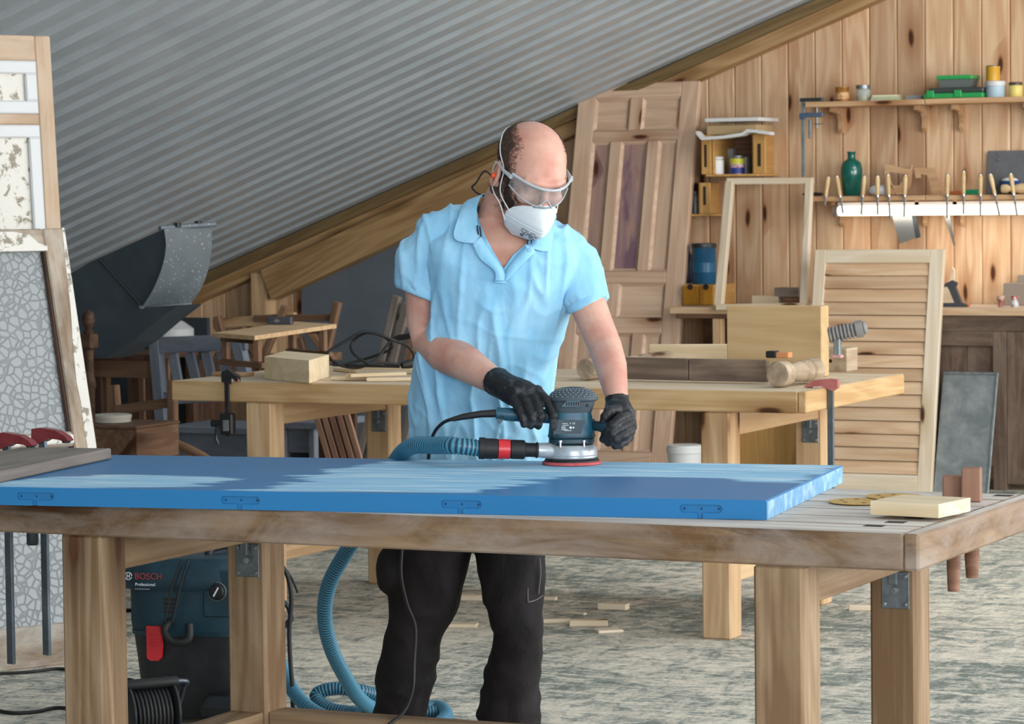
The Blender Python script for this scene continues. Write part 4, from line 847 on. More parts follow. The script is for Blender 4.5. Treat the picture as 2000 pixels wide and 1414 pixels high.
mk(MB().box(-.052, .052, -.017, .017, 0, .032, .003), 'head', C('hammer_steel', '4A4F58', .45, metal=.4), t, local=True); mk(MB().lathe([(.012, 0), (.011, .001)], 16, T(-.012, -.017, .016) @ RX(90) @ Matrix.Diagonal((1, .62, 1, 1))), 'eye', m_greyw, t, local=True)
def flat(name, label, cat, px, py, L, Wd, h, rz, m, z=ZT, group=None):
    p = at(px, py, Z=z); return tag(mk(MB().box(-L/2, L/2, -Wd/2, Wd/2, 0, h, .002), name, m, M=T(p.x, p.y, z+.0003) @ RZ(rz)), label, cat, group)
P1, P2, P3 = at(517, 740, Z=ZT), at(604, 749, Z=ZT), at(643, 736, Z=ZT)
zt = at(604, 704, D=(P2).dot(FW)).z
tag(mk(MB().loft([[V((p.x, p.y, z)) for p in (P1, P2, P3, P1+P3-P2)] for z in (ZT+.0004, zt)]), 'timber_block', m_raw, M=Matrix.Identity(4)), 'thick pale timber block on the left of the pale workbench', 'wood block')
flat('thin_board', 'thin brown board under the feet of the small table', 'board', 455, 729, .0, 0, 0, 0, m_mid) if False else flat('thin_board', 'thin brown board on the left corner of the pale workbench', 'board', 455, 734, .15, .08, .013, -14, m_shelf)
bd = ((690, 742, .16, .045, 18, 'pale strip nearest the timber block'), (735, 735, .22, .05, 50, 'pale strip crossing the middle of the loose strips'), (775, 744, .22, .05, 28, 'front-most pale strip beside the man'), (760, 722, .3, .06, 5, 'flat pale strip at the back of the loose strips'), (675, 726, .14, .04, -35, 'short pale strip behind the timber block'))
for i, (x, y, L, W_, rz, lb) in enumerate(bd): flat('wood_strip', lb, 'wood strip', x, y, L, W_, .013, rz, m_raw, ZT+(.0135 if i in (1, 3) else 0), 'loose pale wood strips on the pale bench')
def curve(name, label, cat, pts, r, m, k_=8, n=8): return tag(mk(MB().tube(spline(pts, k_), r, n), name, m, smooth=60), label, cat)
cw = lambda L: [at(x, y, Y=10.15+dy) for x, y, dy in L]
t = thing('power_cord', 'tangled black power cord with plug on the pale workbench', 'cord', at(720, 722, Z=ZT))
mk(MB().tube(spline(cw([(806, 654, .1), (770, 660, .1), (745, 690, .05), (730, 705, 0), (700, 718, -.05), (660, 712, -.1), (640, 690, -.05), (672, 668, 0), (710, 648, .05), (745, 655, .1), (765, 680, .1), (700, 705, .1), (650, 712, .0), (690, 714, -.1), (780, 716, -.1)]), 8), .0055, 8), 'cord', m_rub, t, smooth=60)
mk(MB().tube(spline(cw([(700, 718, -.1), (735, 708, 0), (790, 712, .1), (808, 700, .1), (800, 680, .1), (770, 665, .0), (720, 650, -.05), (688, 668, -.05), (690, 690, -.1), (720, 712, -.1)]), 8), .0055, 8), 'cord', m_rub, t, smooth=60)
p = at(785, 714, Y=10.05); q = at(812, 708, Y=10.1); mk(MB().tube([p, p.lerp(q, .5), q], [.012, .018, .015], 10), 'plug', m_rub, t, smooth=60)
p = at(775, 663, Y=10.25); q = at(806, 654, Y=10.25); mk(MB().tube([p, q], [.009, .012], 10), 'coupler', m_rub, t, smooth=60)
# turned table frame lying on its side
t = thing('table_frame', 'old table frame with turned legs lying on the pale workbench', 'table frame', at(1370, 735, Z=ZT))
def turned(px, py, r, L, prof, nm='turned_leg'):
    p = at(px, py, Z=.85+r); return mk(MB().lathe([(a*r, b*L) for a, b in prof], 20, axis='x'), nm, m_turn, t, M=axM(V((p.x, p.y, .8512+r)), V((0.10, 1, 0))), smooth=50)
lp = [(.5, 0), (.92, .005), (1, .03), (1, .1), (.82, .13), (.95, .16), (.95, .2), (.7, .24), (.55, .3), (.75, .5), (.8, .6), (.6, .66), (.85, .70), (.85, .74), (.6, .77), (.9, .8), (.9, 1)]
turned(1143, 722, .04, .62, lp); turned(1518, 732, .045, .30, lp)
a, b = at(1222, 738, Z=.86), at(1346, 741, Z=.86); m_rail = wood('stained_rail', '9C8874', '6E5E52', .2, var=.05, stain=.5, stainc='4E4038')
c = at(1500, 744, Z=.86)
board('rail', V((a.x, a.y, .895)), V((b.x, b.y, .895)), .024, .078, m_rail, t); board('rail', V((b.x+.003, b.y, .895)), V((c.x, c.y, .895)), .024, .078, m_rail, t)
a, b = at(1268, 716, Z=.86), at(1600, 715, Z=.86); board('back_rail', V((a.x, a.y, .90)), V((b.x, b.y, .90)), .02, .09, m_raw, t)
a = at(1500, 702, Y=9.98); t = thing('sanding_pad', 'orange and black sanding block on the turned leg', 'sanding block', T(at(1523, 703, Y=9.98).x, 9.98, .9445)); mk(MB().box(-.045, -.008, -.02, .02, 0, .024, .003), 'grip', m_rub, t, local=True); mk(MB().box(-.008, .04, -.02, .02, 0, .02, .003), 'pad', C('pad_orange', 'C8885A', .8), t, local=True)
P1, P2 = at(1602, 726, Z=ZT), at(1648, 727, Z=ZT); t = thing('drilled_block', 'stained wooden block with drilled hole at the right end of the pale bench', 'wood block', T(P1.x+.05, P1.y+.06, ZT))
zb = .85+.088
bx('block', P1.x, P1.x+.105, P1.y, P1.y+.12, ZT, zb, m_turn, t); q = at(1622, 705, Y=P1.y); mk(MB().lathe([(.007, 0), (.007, .001)], 12, T(q.x, P1.y-.0002, q.z) @ RX(90)), 'drill_hole', m_holeshade, t)
p, q = at(1618, 655, Y=10.12), at(1690, 640, Y=10.16); d = q-p; L = d.length; pr = []
for i in range(7): pr += [(.021, L*.7*i/7), (.029, L*.7*(i+.35)/7), (.029, L*.7*(i+.65)/7)]
pr += [(.02, L*.7), (.03, L*.74), (.03, L*.93), (.02, L*.94), (.024, L*.97), (.02, L*1.04), (.008, L*1.06)]
t = thing('ribbed_spindle', 'grey ribbed turned spindle clamped above the drilled block', 'spindle', axM(p, d))
mk(MB().lathe(pr, 20, axis='x'), 'spindle', C('grey_turned', '8C8A88', .6, c2='75726F', sc=30), t, local=True, smooth=30)
q = at(1632, 668, Y=10.1); mk(MB().box(-.012, .012, -.012, .012, zb+.0, q.z+.012, .003, T(q.x, 10.12, 0)), 'support', m_zinc, t); mk(MB().box(-.018, .018, -.015, .015, zb+.0005, zb+.012, .003, T(q.x, 10.12, 0)), 'pad', C('pink_pad', 'C99A94', .6), t)
a, b = at(1420, 725, Y=10.42), at(1604, 598, Y=10.42); tag(bx('plywood_panel', a.x, b.x, 10.42, 10.50, ZT+.0005, b.z, wood('plywood_face', 'C9AE84', 'BC9E72', 0, var=.03), None, grain=0), 'plain plywood panel standing on edge on the pale workbench', 'panel')
p = at(1622, 752, X=-3.508); bar_clamp('faded red bar clamp at the right end of the pale workbench', -3.508, p.y, .853, .47, 180, m_red2, m_bar, .08, .43, grp='red bar clamps')
def quick_clamp(label, x, y, ztop, rz, L=.20):
    t = thing('quick_clamp', label, 'clamp', T(x, y, ztop) @ RZ(rz))
    mk(MB().box(-.009, .009, -.004, .004, -L, .03, .001), 'bar', m_black, t, local=True)
    mk(MB().prism([(-.016, .0), (-.016, .035), (.01, .045), (.05, .02), (.05, .0), (.03, .012), (.012, .012), (.012, -.01)][::-1], -.013, .013), 'fixed_jaw', m_black, t, local=True); mk(MB().lathe([(.011, 0), (.009, .008)], 12, T(.042, 0, .001)), 'jaw_pad', m_red2, t, local=True)
    bd_ = mk(MB().box(-.028, .028, -.016, .016, -L+.005, -L+.085, .006), 'body', m_black, t, local=True); mk(MB().box(-.01, .014, -.0168, -.0155, -L+.02, -L+.06, .0005), 'label_plate', m_zinc, t, local=True)
    mk(MB().tube([(-.02, 0, -L+.06), (-.045, 0, -L+.03), (-.05, 0, -L-.01), (-.04, 0, -L-.03)], [.009, .008, .007, .005], 8), 'trigger', m_gun, t, local=True, smooth=60); mk(MB().tube([(-.02, 0, -L+.05), (-.065, 0, -L+.045)], [.009, .014], 10), 'knob', m_rub, t, local=True, smooth=40)
    return t
p = at(443, 740, Y=9.645); quick_clamp('black quick clamp hanging on the front edge of the pale workbench', p.x, 9.645, .852, 0)
# ================================================================ scraps on the floor
sc = ((1198, 1190, .11, .045, .022, 5, 'thick offcut right of the man, farthest of the floor scraps beside the leg'), (1150, 1222, .135, .05, .022, 22, 'long offcut on the floor in the middle of the scatter'), (1188, 1234, .09, .07, .010, 40, 'thin flat offcut in front of the long floor offcut'), (1088, 1216, .10, .03, .014, 30, 'offcut touching the right trouser leg'),
      (1128, 1200, .07, .02, .008, -10, 'small dark sliver on the floor behind the long offcut'), (905, 1224, .10, .06, .012, 18, 'offcut seen between the trouser legs, nearer one'), (920, 1172, .12, .05, .02, 12, 'offcut seen between the trouser legs, farther one'), (1072, 1172, .06, .03, .012, 8, 'tiny pale offcut at the right knee'), (1683, 1192, .09, .04, .018, 14, 'offcut on the floor between the right-hand bench legs'))
for x, y, L, W_, h, rz, lb in sc: flat('floor_offcut', lb, 'offcut', x, y, L, W_, h, rz, m_raww, .0, 'wood offcuts on the floor')
# ================================================================ the man
def remesh(mb, vox, it=6, fac=.5):
    me = bpy.data.meshes.new('tmp'); me.from_pydata([tuple(v) for v in mb.v], [], mb.f); me.update()
    bm = bmesh.new(); bm.from_mesh(me); bmesh.ops.recalc_face_normals(bm, faces=bm.faces); bm.to_mesh(me); bm.free()
    o = bpy.data.objects.new('tmp', me); COL.objects.link(o)
    r = o.modifiers.new('r', 'REMESH'); r.mode = 'VOXEL'; r.voxel_size = vox; r.adaptivity = 0
    if it: s = o.modifiers.new('s', 'SMOOTH'); s.iterations = it; s.factor = fac
    m2 = bpy.data.meshes.new_from_object(o.evaluated_get(bpy.context.evaluated_depsgraph_get()))
    out = MB(); out.v = [v.co.copy() for v in m2.vertices]; out.n = [v.normal.copy() for v in m2.vertices]; out.f = [tuple(p.vertices) for p in m2.polygons]
    bpy.data.objects.remove(o); bpy.data.meshes.remove(me); bpy.data.meshes.remove(m2); return out
def pc(px, py, D): return at(px, py, D=D)
def ring(xl, xr, y, hd, D, n=28, ex=2.5, dy=0):
    a, b = pc(xl, y, D), pc(xr, y+dy, D); c = (a+b)/2; u = (b-a)/2; out = []
    for i in range(n):
        t = 2*math.pi*i/n; cs, sn = math.cos(t), math.sin(t); g = (abs(cs)**ex+abs(sn)**ex)**(-1/ex)
        out.append(c+u*cs*g+FW*hd*sn*g)
    return out
def ptube(pts, rs, n=14): return [pc(*p) for p in pts], rs
k = NT('skin'); n1 = k.noise(k.co((1, 1, 1), False), 14, 4); n2 = k.noise(k.co((1, 1, 1), False), 90, 4)
col = k.mix(k.ramp(n1, (.35, 0.0), (.68, .9)), lin('CFA390'), lin('BE8474')); col = k.mix(k.ramp(n2, (.6, 0.0), (.8, .25)), col, lin('A9705A'))
k.b.inputs['Subsurface Weight'].default_value = .12; k.b.inputs['Subsurface Radius'].default_value = (.012, .005, .003); k.bump(n2, .15, .003); m_skin = k.end(col, .48, 0, .4)
k = NT('shirt_cotton'); n1 = k.noise(k.co((9, 9, 2.2), False), 1.8, 5, .5, .6); n2 = k.noise(k.co((160, 160, 160), False), 1.5, 2); n3 = k.noise(k.co((11, 11, 3.5), False), 1.5, 3, .5, .5)
col = k.mix(k.ramp(n1, (.3, 0.0), (.75, 1.0)), lin('80BBDD'), lin('A0D0EA'))
k.bump(k.math('ADD', k.math('MULTIPLY', n3, .8), k.math('MULTIPLY', n2, .10)), .35, .014); m_shirt = k.end(col, .85, 0, .2); k.b.inputs['Sheen Weight'].default_value = .15
k = NT('work_trousers'); n1 = k.noise(k.co((9, 9, 5), False), 1.5, 5, .8); n2 = k.noise(k.co((1, 1, 1), False), 260, 2)
k.bump(k.math('ADD', n1, k.math('MULTIPLY', n2, .12)), .4, .02); m_trou = k.end(k.mix(k.ramp(n1, (.4, 0.0), (.7, 1.0)), lin('1A1819'), lin('262324')), .8, 0, .25)
k = NT('black_glove'); n1 = k.noise(k.co((1, 1, 1), False), 40, 5, .5); k.bump(k.noise(k.co((1, 1, 1), False), 90, 3), .3, .004); m_glove = k.end(k.mix(k.ramp(n1, (.55, 0.0), (.72, .6)), lin('17181B'), lin('55575C')), .55, 0, .4)
m_hair = plain('short_hair', '3B2C24', .7, c2='6B5244', sc=120, lo=.35, hi=.7, bump=.8, bsc=200)
m_beard = plain('beard', '2C211D', .75, c2='4A3830', sc=140, bump=.8, bsc=220)
PR = pc(950, 1558, 7.75); PR.z = 0
person = thing('person', 'man in light blue polo shirt, mask and safety glasses sanding the blue door', 'person', T(PR.x, PR.y, 0) @ RZ(25.5))
# head frame: faces -y, x to the picture's right
HC = pc(1036, 344, 7.36); HM = T(*HC) @ RZ(25.5+20) @ RX(33) @ RY(4)
def HL(x, y, z): return HM @ V((x, y, z))
b = MB()
b.ell((0, .016, .046), (.080, .100, .077), HM, 24, 16); b.ell((0, -.028, .034), (.070, .070, .066), HM, 20, 14); b.ell((0, -.035, -.02), (.060, .062, .075), HM, 20, 14)
b.ell((0, -.045, -.078), (.046, .048, .036), HM, 18, 12); b.ell((0, .03, -.02), (.060, .07, .06), HM, 18, 12)
b.tube([(-.05, -.078, .034), (-.025, -.096, .040), (0, -.098, .036), (.025, -.096, .040), (.05, -.078, .034)], .011, 10, HM)
b.tube([(0, -.096, .028), (0, -.108, .0), (0, -.114, -.018), (0, -.104, -.028)], [.009, .010, .012, .010], 10, HM)
for s in (-1, 1): b.ell((s*.034, -.076, -.008), (.026, .022, .02), HM, 12, 8)
for s in (-1, 1): b.ell((s*.031, -.084, .017), (.0145, .0125, .0125), HM, 12, 8)
b.tube([(-.02, -.1, -.052), (0, -.106, -.05), (.02, -.1, -.052)], .008, 8, HM); b.tube([(-.018, -.098, -.064), (0, -.104, -.064), (.018, -.098, -.064)], .009, 8, HM)
# neck and trunk
b.tube([HL(0, .03, -.02), pc(988, 415, 7.465), pc(979, 458, 7.47), pc(975, 520, 7.49)], [.062, .067, .072, .08], 18)
TOR = [(960, 815, 1060, .12, 7.64), (900, 806, 1066, .125, 7.62), (800, 806, 1076, .125, 7.58), (700, 812, 1088, .13, 7.53), (620, 846, 1105, .135, 7.50), (560, 848, 1120, .138, 7.47), (510, 832, 1134, .128, 7.45), (475, 836, 1126, .108, 7.45), (447, 868, 1098, .088, 7.46), (425, 905, 1065, .07, 7.465)]
def torso(b, sh, lim=None):
    rs = []
    for y, xl, xr, hd, D in TOR:
        k_ = sh*790; rs.append(ring(xl+k_, xr-k_, y, hd-sh, D))
    b.loft(rs)
torso(b, .012)
armL = [(850, 500, 7.46), (834, 525, 7.47), (831, 570, 7.49), (831, 625, 7.51), (840, 664, 7.51), (872, 690, 7.43), (915, 713, 7.34), (955, 738, 7.27), (985, 756, 7.22)]
armLr = [.05, .05, .050, .0475, .047, .050, .044, .034, .0275]
armR = [(1108, 510, 7.45), (1128, 536, 7.44), (1143, 580, 7.42), (1162, 630, 7.39), (1182, 678, 7.35), (1193, 715, 7.29), (1200, 750, 7.23), (1206, 782, 7.19)]
armRr = [.045, .046, .046, .043, .041, .039, .032, .026]
b.tube([pc(*p) for p in armL], armLr, 16); b.tube([pc(*p) for p in armR], armRr, 16)
# legs inside the trousers, so that the body is whole
b.tube([pc(885, 940, 7.63), pc(820, 1150, 7.66), pc(803, 1280, 7.70), pc(785, 1420, 7.74), pc(778, 1530, 7.76)], [.075, .065, .05, .045, .035], 12)
b.tube([pc(985, 940, 7.63), pc(1004, 1150, 7.62), pc(1007, 1270, 7.63), pc(1000, 1420, 7.72), pc(995, 1530, 7.75)], [.075, .06, .045, .045, .035], 12)
body = remesh(b, .0045, 5, .5)
HI = HM.inverted()
bo_ = mk(body, 'body', m_skin, person, smooth=180)
# ears
m_ear = m_skin
for s in (-1, 1):
    e = MB(); rim = [V((s*(.077+.010*math.sin(a*.5+.2)), .012+.019*math.cos(a+1.2), -.004+.031*math.sin(a+1.2))) for a in [i*2*math.pi/14 for i in range(12)]]
    e.tube(rim, [.004]+[.0055]*10+[.006], 8, HM); e.ell((s*.079, .014, -.002), (.006, .015, .025), HM, 12, 8); e.ell((s*.078, .004, -.028), (.005, .008, .009), HM, 10, 6); e.ell((s*.080, .001, -.006), (.005, .004, .007), HM, 8, 6)
    mk(remesh(e, .0018, 3), 'ear', m_skin, person, smooth=180)
def shell(name, cond, off, m, jag=.006, src=body):
    keep = set()
    for i, v in enumerate(src.v):
        p = HI @ v
        if p.length < .3:
            j = noise.noise(p*70)*jag
            if cond(p.x+j*.5, p.y+j, p.z+j): keep.add(i)
    ix = {}; o = MB()
    for f in src.f:
        if all(i in keep for i in f):
            for i in f:
                if i not in ix: ix[i] = len(o.v); o.v.append(src.v[i]+src.n[i]*(off*(.6+.8*abs(noise.noise(src.v[i]*240)))))
            o.f.append(tuple(ix[i] for i in f))
    return mk(o, name, m, person, smooth=180)
def hairc(x, y, z):
    if z < -.06 or z > .108 or y < -.042+max(0, z-.05)*.35: return False
    return abs(x) > .050-.25*max(0, y-.02) or y > .085
hr = shell('hair', lambda x, y, z: hairc(x, y-.016, z+.016) and abs(x) > .058-.3*max(0, y-.02), .0014, m_hair, .006)
br_ = shell('beard', lambda x, y, z: -.062 < y < .002 and -.094 < z < -.03 and abs(x) > .044, .002, m_beard)
def strands(name, cond, m, par, n_per, L, jit, seed):
    rg = random.Random(seed); o = MB()
    for i, v in enumerate(body.v):
        p = HI @ v
        if p.length > .2 or not cond(p.x, p.y+rg.uniform(-jit, jit), p.z+rg.uniform(-jit, jit)): continue
        for _ in range(n_per):
            a = p+V((rg.uniform(-.003, .003), rg.uniform(-.003, .003), rg.uniform(-.003, .003))); nl = HI.to_3x3() @ body.n[i]
            d = (nl*.55+V((rg.uniform(-.3, .3), .7+rg.uniform(-.3, .3), -.65+rg.uniform(-.3, .3)))).normalized(); l = L*rg.uniform(.6, 1.2); w_ = .00035
            u = d.orthogonal().normalized()*w_; t_ = d.cross(u).normalized()*w_; q0 = len(o.v)
            o.v += [HM @ (a+u), HM @ (a-u*.5+t_), HM @ (a-u*.5-t_), HM @ (a+d*l)]; o.f += [(q0, q0+1, q0+3), (q0+1, q0+2, q0+3), (q0+2, q0, q0+3)]
    return tag(mk(o, name, m, par, smooth=None), kind='stuff')
strands('hair_strands', hairc, m_hair, hr, 8, .0062, .015, 3)
strands('hair_strands', lambda x, y, z: -.078 < y < .004 and -.100 < z < -.014 and abs(x) > .034, m_beard, br_, 6, .0055, .007, 5)
for s in (-1, 1): mk(MB().tube([HL(s*.012, -.102, .028), HL(s*.03, -.098, .032), HL(s*.05, -.081, .028)], [.003, .0038, .002], 6), 'eyebrow', m_hair, person, smooth=60)
# respirator
rows = [(-.006, .020, -.112, -.119), (-.018, .042, -.092, -.128), (-.034, .056, -.074, -.142), (-.055, .064, -.060, -.154), (-.080, .062, -.052, -.148), (-.103, .052, -.050, -.124), (-.120, .034, -.058, -.098)]
def maskpt(r, s): return HL(r[1]*s, r[3]+(r[2]-r[3])*abs(s)**1.5, r[0]-.010*abs(s)**2)
rr_ = []
for i in range(len(rows)-1):
    for q in range(4):
        t = q/4; rr_.append(tuple(a+(b_-a)*t for a, b_ in zip(rows[i], rows[i+1])))
rr_.append(rows[-1]); NS = 21
o = MB(); fr_ = [[maskpt(r, -1+2*j/(NS-1)) for j in range(NS)] for r in rr_]
bk = [[p-(HM.to_3x3() @ V((0, -.003, 0))) for p in r] for r in fr_]
o.loft([f_+b_[::-1] for f_, b_ in zip(fr_, bk)], True, True)
m_mask = plain('mask_white', 'DFE6EA', .75, bump=.1, bsc=120)
mask = mk(o, 'respirator_mask', m_mask, person, smooth=50)
def onmask(v, s, off=.0012):
    i = min(int(v*(len(rr_)-1)), len(rr_)-2); t = v*(len(rr_)-1)-i; r = tuple(a+(b_-a)*t for a, b_ in zip(rr_[i], rr_[i+1])); return maskpt(r, s)+(HM.to_3x3() @ V((0, -off, 0)))
mk(MB().tube([onmask(.56, -.98+.05*i, .001) for i in range(40)], .0012, 5), 'mask_fold', m_mask, mask)
mk(MB().tube([onmask(.07, -.8+.1*i, .001) for i in range(17)], .0032, 6), 'nose_clip', plain('clip_grey', '8F9AA0', .4), mask)
for i, (v, s0, s1) in enumerate(((.64, -.62, -.2), (.68, -.58, -.12), (.72, -.55, -.1), (.76, -.5, -.12), (.80, -.3, -.08), (.86, -.2, -.04), (.89, -.2, -.04))):
    ns_ = 9
    for q in range(ns_):
        a, c = s0+(s1-s0)*q/ns_, s0+(s1-s0)*(q+.72)/ns_
        if (q*7+i*3) % 5: mk(MB().tube([onmask(v, a), onmask(v, c)], .0009, 4), 'print_mark', m_dink, mask)
mk(MB().tube([onmask(.80, -.55), onmask(.78, -.49), onmask(.84, -.47), onmask(.85, -.55), onmask(.80, -.55)], .0013, 4), 'print_mark', m_dink, mask)
m_band = plain('elastic_band', 'D8DCDC', .5)
def hug(x, y, z, k_=1.055):
    c = V((0, .016, .046)); d = V((x, y, z))-c; s_ = k_/math.sqrt((d.x/.080)**2+(d.y/.100)**2+(d.z/.077)**2); return HM @ (c+d*s_)
mk(MB().tube(spline([onmask(.45, -.98), HL(-.079, -.028, -.03), hug(-.082, -.012, .02), hug(-.083, .018, .048), hug(-.074, .05, .066), hug(-.05, .09, .075), hug(0, .115, .075), hug(.05, .09, .075), hug(.074, .05, .066), hug(.083, .018, .048), hug(.08, -.012, .02), onmask(.45, .98)], 6), .0016, 6), 'head_strap', m_band, mask, smooth=60)
mk(MB().tube(spline([onmask(.68, -.98), HL(-.074, -.035, -.06), HL(-.083, .0, -.048), HL(-.080, .035, -.035), HL(-.05, .1, -.03), HL(0, .118, -.028), HL(.05, .1, -.03), HL(.078, .035, -.04), onmask(.68, .98)], 6), .0016, 6), 'head_strap', m_band, mask, smooth=60)
# safety glasses
m_lens = glassy('clear_lens', 'F4F8FA', .93, .03); m_lens2 = glassy('clear_frame', 'E4EAEE', .55, .06)
gx = [-.076+.152*i/24 for i in range(25)]
gy = lambda x: -.126+.066*(abs(x)/.076)**2.2
o = MB(); NZ = 6
for side in (1,):
    rows_ = []
    for j in range(NZ+1):
        t = j/NZ; rows_.append([V((x, gy(x)+.004*t, .040-(.050+.0*x)*t*(1-.45*max(0, 1-abs(x)/.018))*(1-.35*(abs(x)/.076)**3))) for x in gx])
    bk = [[p+V((0, .002, 0)) for p in r] for r in rows_]
    o.loft([[HM @ p for p in (f_+b_[::-1])] for f_, b_ in zip(rows_, bk)])
gl = mk(o, 'safety_glasses', m_lens, person, smooth=50)
mk(MB().tube([HL(x, gy(x)-.001, .041) for x in gx], .0034, 8), 'brow_bar', m_lens2, gl, smooth=60)
mk(MB().tube([HL(x, gy(x)+.003, .040-.050*(1-.45*max(0, 1-abs(x)/.018))*(1-.35*(abs(x)/.076)**3)) for x in gx], .0016, 6), 'lower_rim', m_lens2, gl, smooth=60)
for s in (-1, 1): mk(MB().tube([HL(s*.077, -.060, .032), HL(s*.083, -.03, .027), HL(s*.085, .012, .024), HL(s*.082, .035, .012)], [.006, .0045, .0035, .003], 8), 'temple_arm', m_lens2 if s > 0 else m_lens2, gl, smooth=60)
mk(MB().lathe([(.003, 0), (.0075, .004), (.006, .014), (.002, .017)], 12, HM @ T(-.082, .004, -.006) @ RY(-90)), 'ear_plug', plain('orange_foam', 'E2542A', .6), person, smooth=60)
mk(MB().tube(spline([HL(-.098, .004, -.006), HL(-.112, .02, -.006), pc(930, 357, 7.42), pc(922, 366, 7.44), pc(934, 378, 7.47), pc(958, 386, 7.50), pc(990, 392, 7.56)], 8), .0022, 8), 'ear_plug_cord', m_rub, person, smooth=60)
# ---- polo shirt
b = MB(); torso(b, 0)
slL = [(868, 482, 7.46), (846, 486, 7.46), (831, 508, 7.47), (827, 545, 7.485), (826, 558, 7.487)]; b.tube([pc(*p) for p in slL], [.062, .066, .065, .062, .062], 18)
slR = [(1090, 502, 7.45), (1110, 510, 7.45), (1129, 530, 7.44), (1141, 560, 7.43), (1147, 590, 7.42)]; b.tube([pc(*p) for p in slR], [.058, .058, .056, .053, .053], 18)
b.tube([pc(985, 452, 7.47), pc(920, 444, 7.46), pc(862, 456, 7.46), pc(838, 474, 7.46)], [.055, .055, .056, .058], 16); b.tube([pc(985, 452, 7.47), pc(1045, 462, 7.46), pc(1090, 482, 7.45), pc(1112, 502, 7.45)], [.055, .054, .054, .054], 16)
def cuff(b, p, q, r0, r1):
    b.tube([pc(*p), pc(*q)], [r0, r1], 20)
sh = remesh(b, .0052, 6, .5)
def infold(v):
    s_ = FW.cross(V((0, 0, 1))); u = v.dot(CRT); d = v.dot(FW)
    rd = lambda p: max(0, 1-4.5*abs(noise.noise(p)))**1.4
    w_ = u+.012*noise.noise(V((u*9, d*9, v.z*9)))
    a = noise.noise(V((w_*12, d*6, v.z*2.4)))*.010+rd(V((w_*13+4, d*7, v.z*2.6+1.5*u)))*.0075+rd(V((w_*23, d*9, v.z*3.2-2*u)))*.0060
    a += rd(V((w_*10+v.z*9, d*6, v.z*8-w_*6)))*.0022; return a
sh.v = [v+n_*infold(v) for v, n_ in zip(sh.v, sh.n)]
def proj(v):
    q = CR.transposed() @ (v-CP); return V((1000+F*q.x/-q.z, 707-F*q.y/-q.z))
vp = [V(p) for p in ((926, 380), (934, 425), (948, 462), (966, 495), (984, 524), (1002, 498), (1030, 474), (1046, 445), (1052, 380))]
bm = bmesh.new(); vv = [bm.verts.new(v) for v in sh.v]
for f in sh.f: bm.faces.new([vv[i] for i in f])
for a, c in zip(vp, vp[1:]):
    A, B2 = pc(a.x, a.y, 7.3), pc(c.x, c.y, 7.3); nrm = (A-CP).cross(B2-CP).normalized(); m0 = (a+c)/2; rad = (a-c).length*.5+14
    fs = [f for f in bm.faces if f.calc_center_median().dot(FW) < 7.46 and (proj(f.calc_center_median())-m0).length < rad]
    ge = set(fs); ge.update(e for f in fs for e in f.edges); ge.update(v for f in fs for v in f.verts)
    bmesh.ops.bisect_plane(bm, geom=list(ge), dist=1e-6, plane_co=A, plane_no=nrm)
dl_ = [f for f in bm.faces if f.calc_center_median().dot(FW) < 7.46 and f.calc_center_median().z > 1.3 and sdist(proj(f.calc_center_median()), vp) > 0]
bmesh.ops.delete(bm, geom=dl_, context='FACES'); bm.verts.index_update()
sh = MB(); sh.v = [v.co.copy() for v in bm.verts]; sh.f = [tuple(v.index for v in f.verts) for f in bm.faces]; bm.free()
zlow = pc(930, 948, 7.62).z
sh.f = [f for f in sh.f if not all(sh.v[i].z < zlow for i in f)]
shirt = mk(sh, 'polo_shirt', m_shirt, person, smooth=180)
for rgs in ([(784, 864, 538, .058, 7.48, 30), (777, 870, 541, .064, 7.482, 36), (774, 872, 548, .066, 7.484, 38), (774, 872, 557, .066, 7.486, 38), (778, 870, 563, .063, 7.488, 36), (786, 862, 561, .056, 7.488, 30)],
            [(1110, 1170, 588, .05, 7.43, -30), (1105, 1176, 594, .055, 7.428, -34), (1105, 1180, 602, .057, 7.424, -35), (1107, 1182, 609, .057, 7.42, -35), (1111, 1181, 614, .054, 7.418, -33), (1120, 1176, 611, .046, 7.418, -28)]):
    cb_ = MB().loft([ring(xl, xr, y, hd_, D_, 40, 2.1, dy) for xl, xr, y, hd_, D_, dy in rgs])
    mk(remesh(cb_, .003, 3), 'sleeve_cuff', m_shirt, shirt, smooth=180)
def patch(name, inner, outer, m, th=.004, parent=shirt, k_=5):
    A, B2 = spline([pc(*p) for p in inner], k_), spline([pc(*p) for p in outer], k_); rg = []
    for a, c in zip(A, B2):
        mid = [a.lerp(c, t) for t in (0, .33, .66, 1)]; mid[1] = mid[1]-FW*.004; mid[2] = mid[2]-FW*.005
        rg.append(mid+[p+FW*th for p in mid[::-1]])
    return mk(MB().loft(rg), name, m, parent, smooth=60)
patch('collar', [(938, 462, 7.350), (931, 425, 7.375), (934, 396, 7.41), (948, 377, 7.47), (985, 368, 7.56), (1032, 374, 7.56), (1060, 400, 7.47), (1062, 432, 7.40), (1050, 458, 7.362), (1038, 474, 7.350)],
      [(930, 476, 7.322), (888, 466, 7.340), (896, 422, 7.375), (914, 390, 7.45), (965, 386, 7.60), (1040, 388, 7.60), (1084, 414, 7.48), (1082, 442, 7.40), (1073, 488, 7.345), (1042, 486, 7.325)], m_shirt)
patch('placket', [(940, 462, 7.338), (958, 492, 7.318), (984, 528, 7.312), (988, 552, 7.316)], [(924, 478, 7.325), (938, 505, 7.312), (966, 530, 7.306), (966, 552, 7.312)], m_shirt, .003)
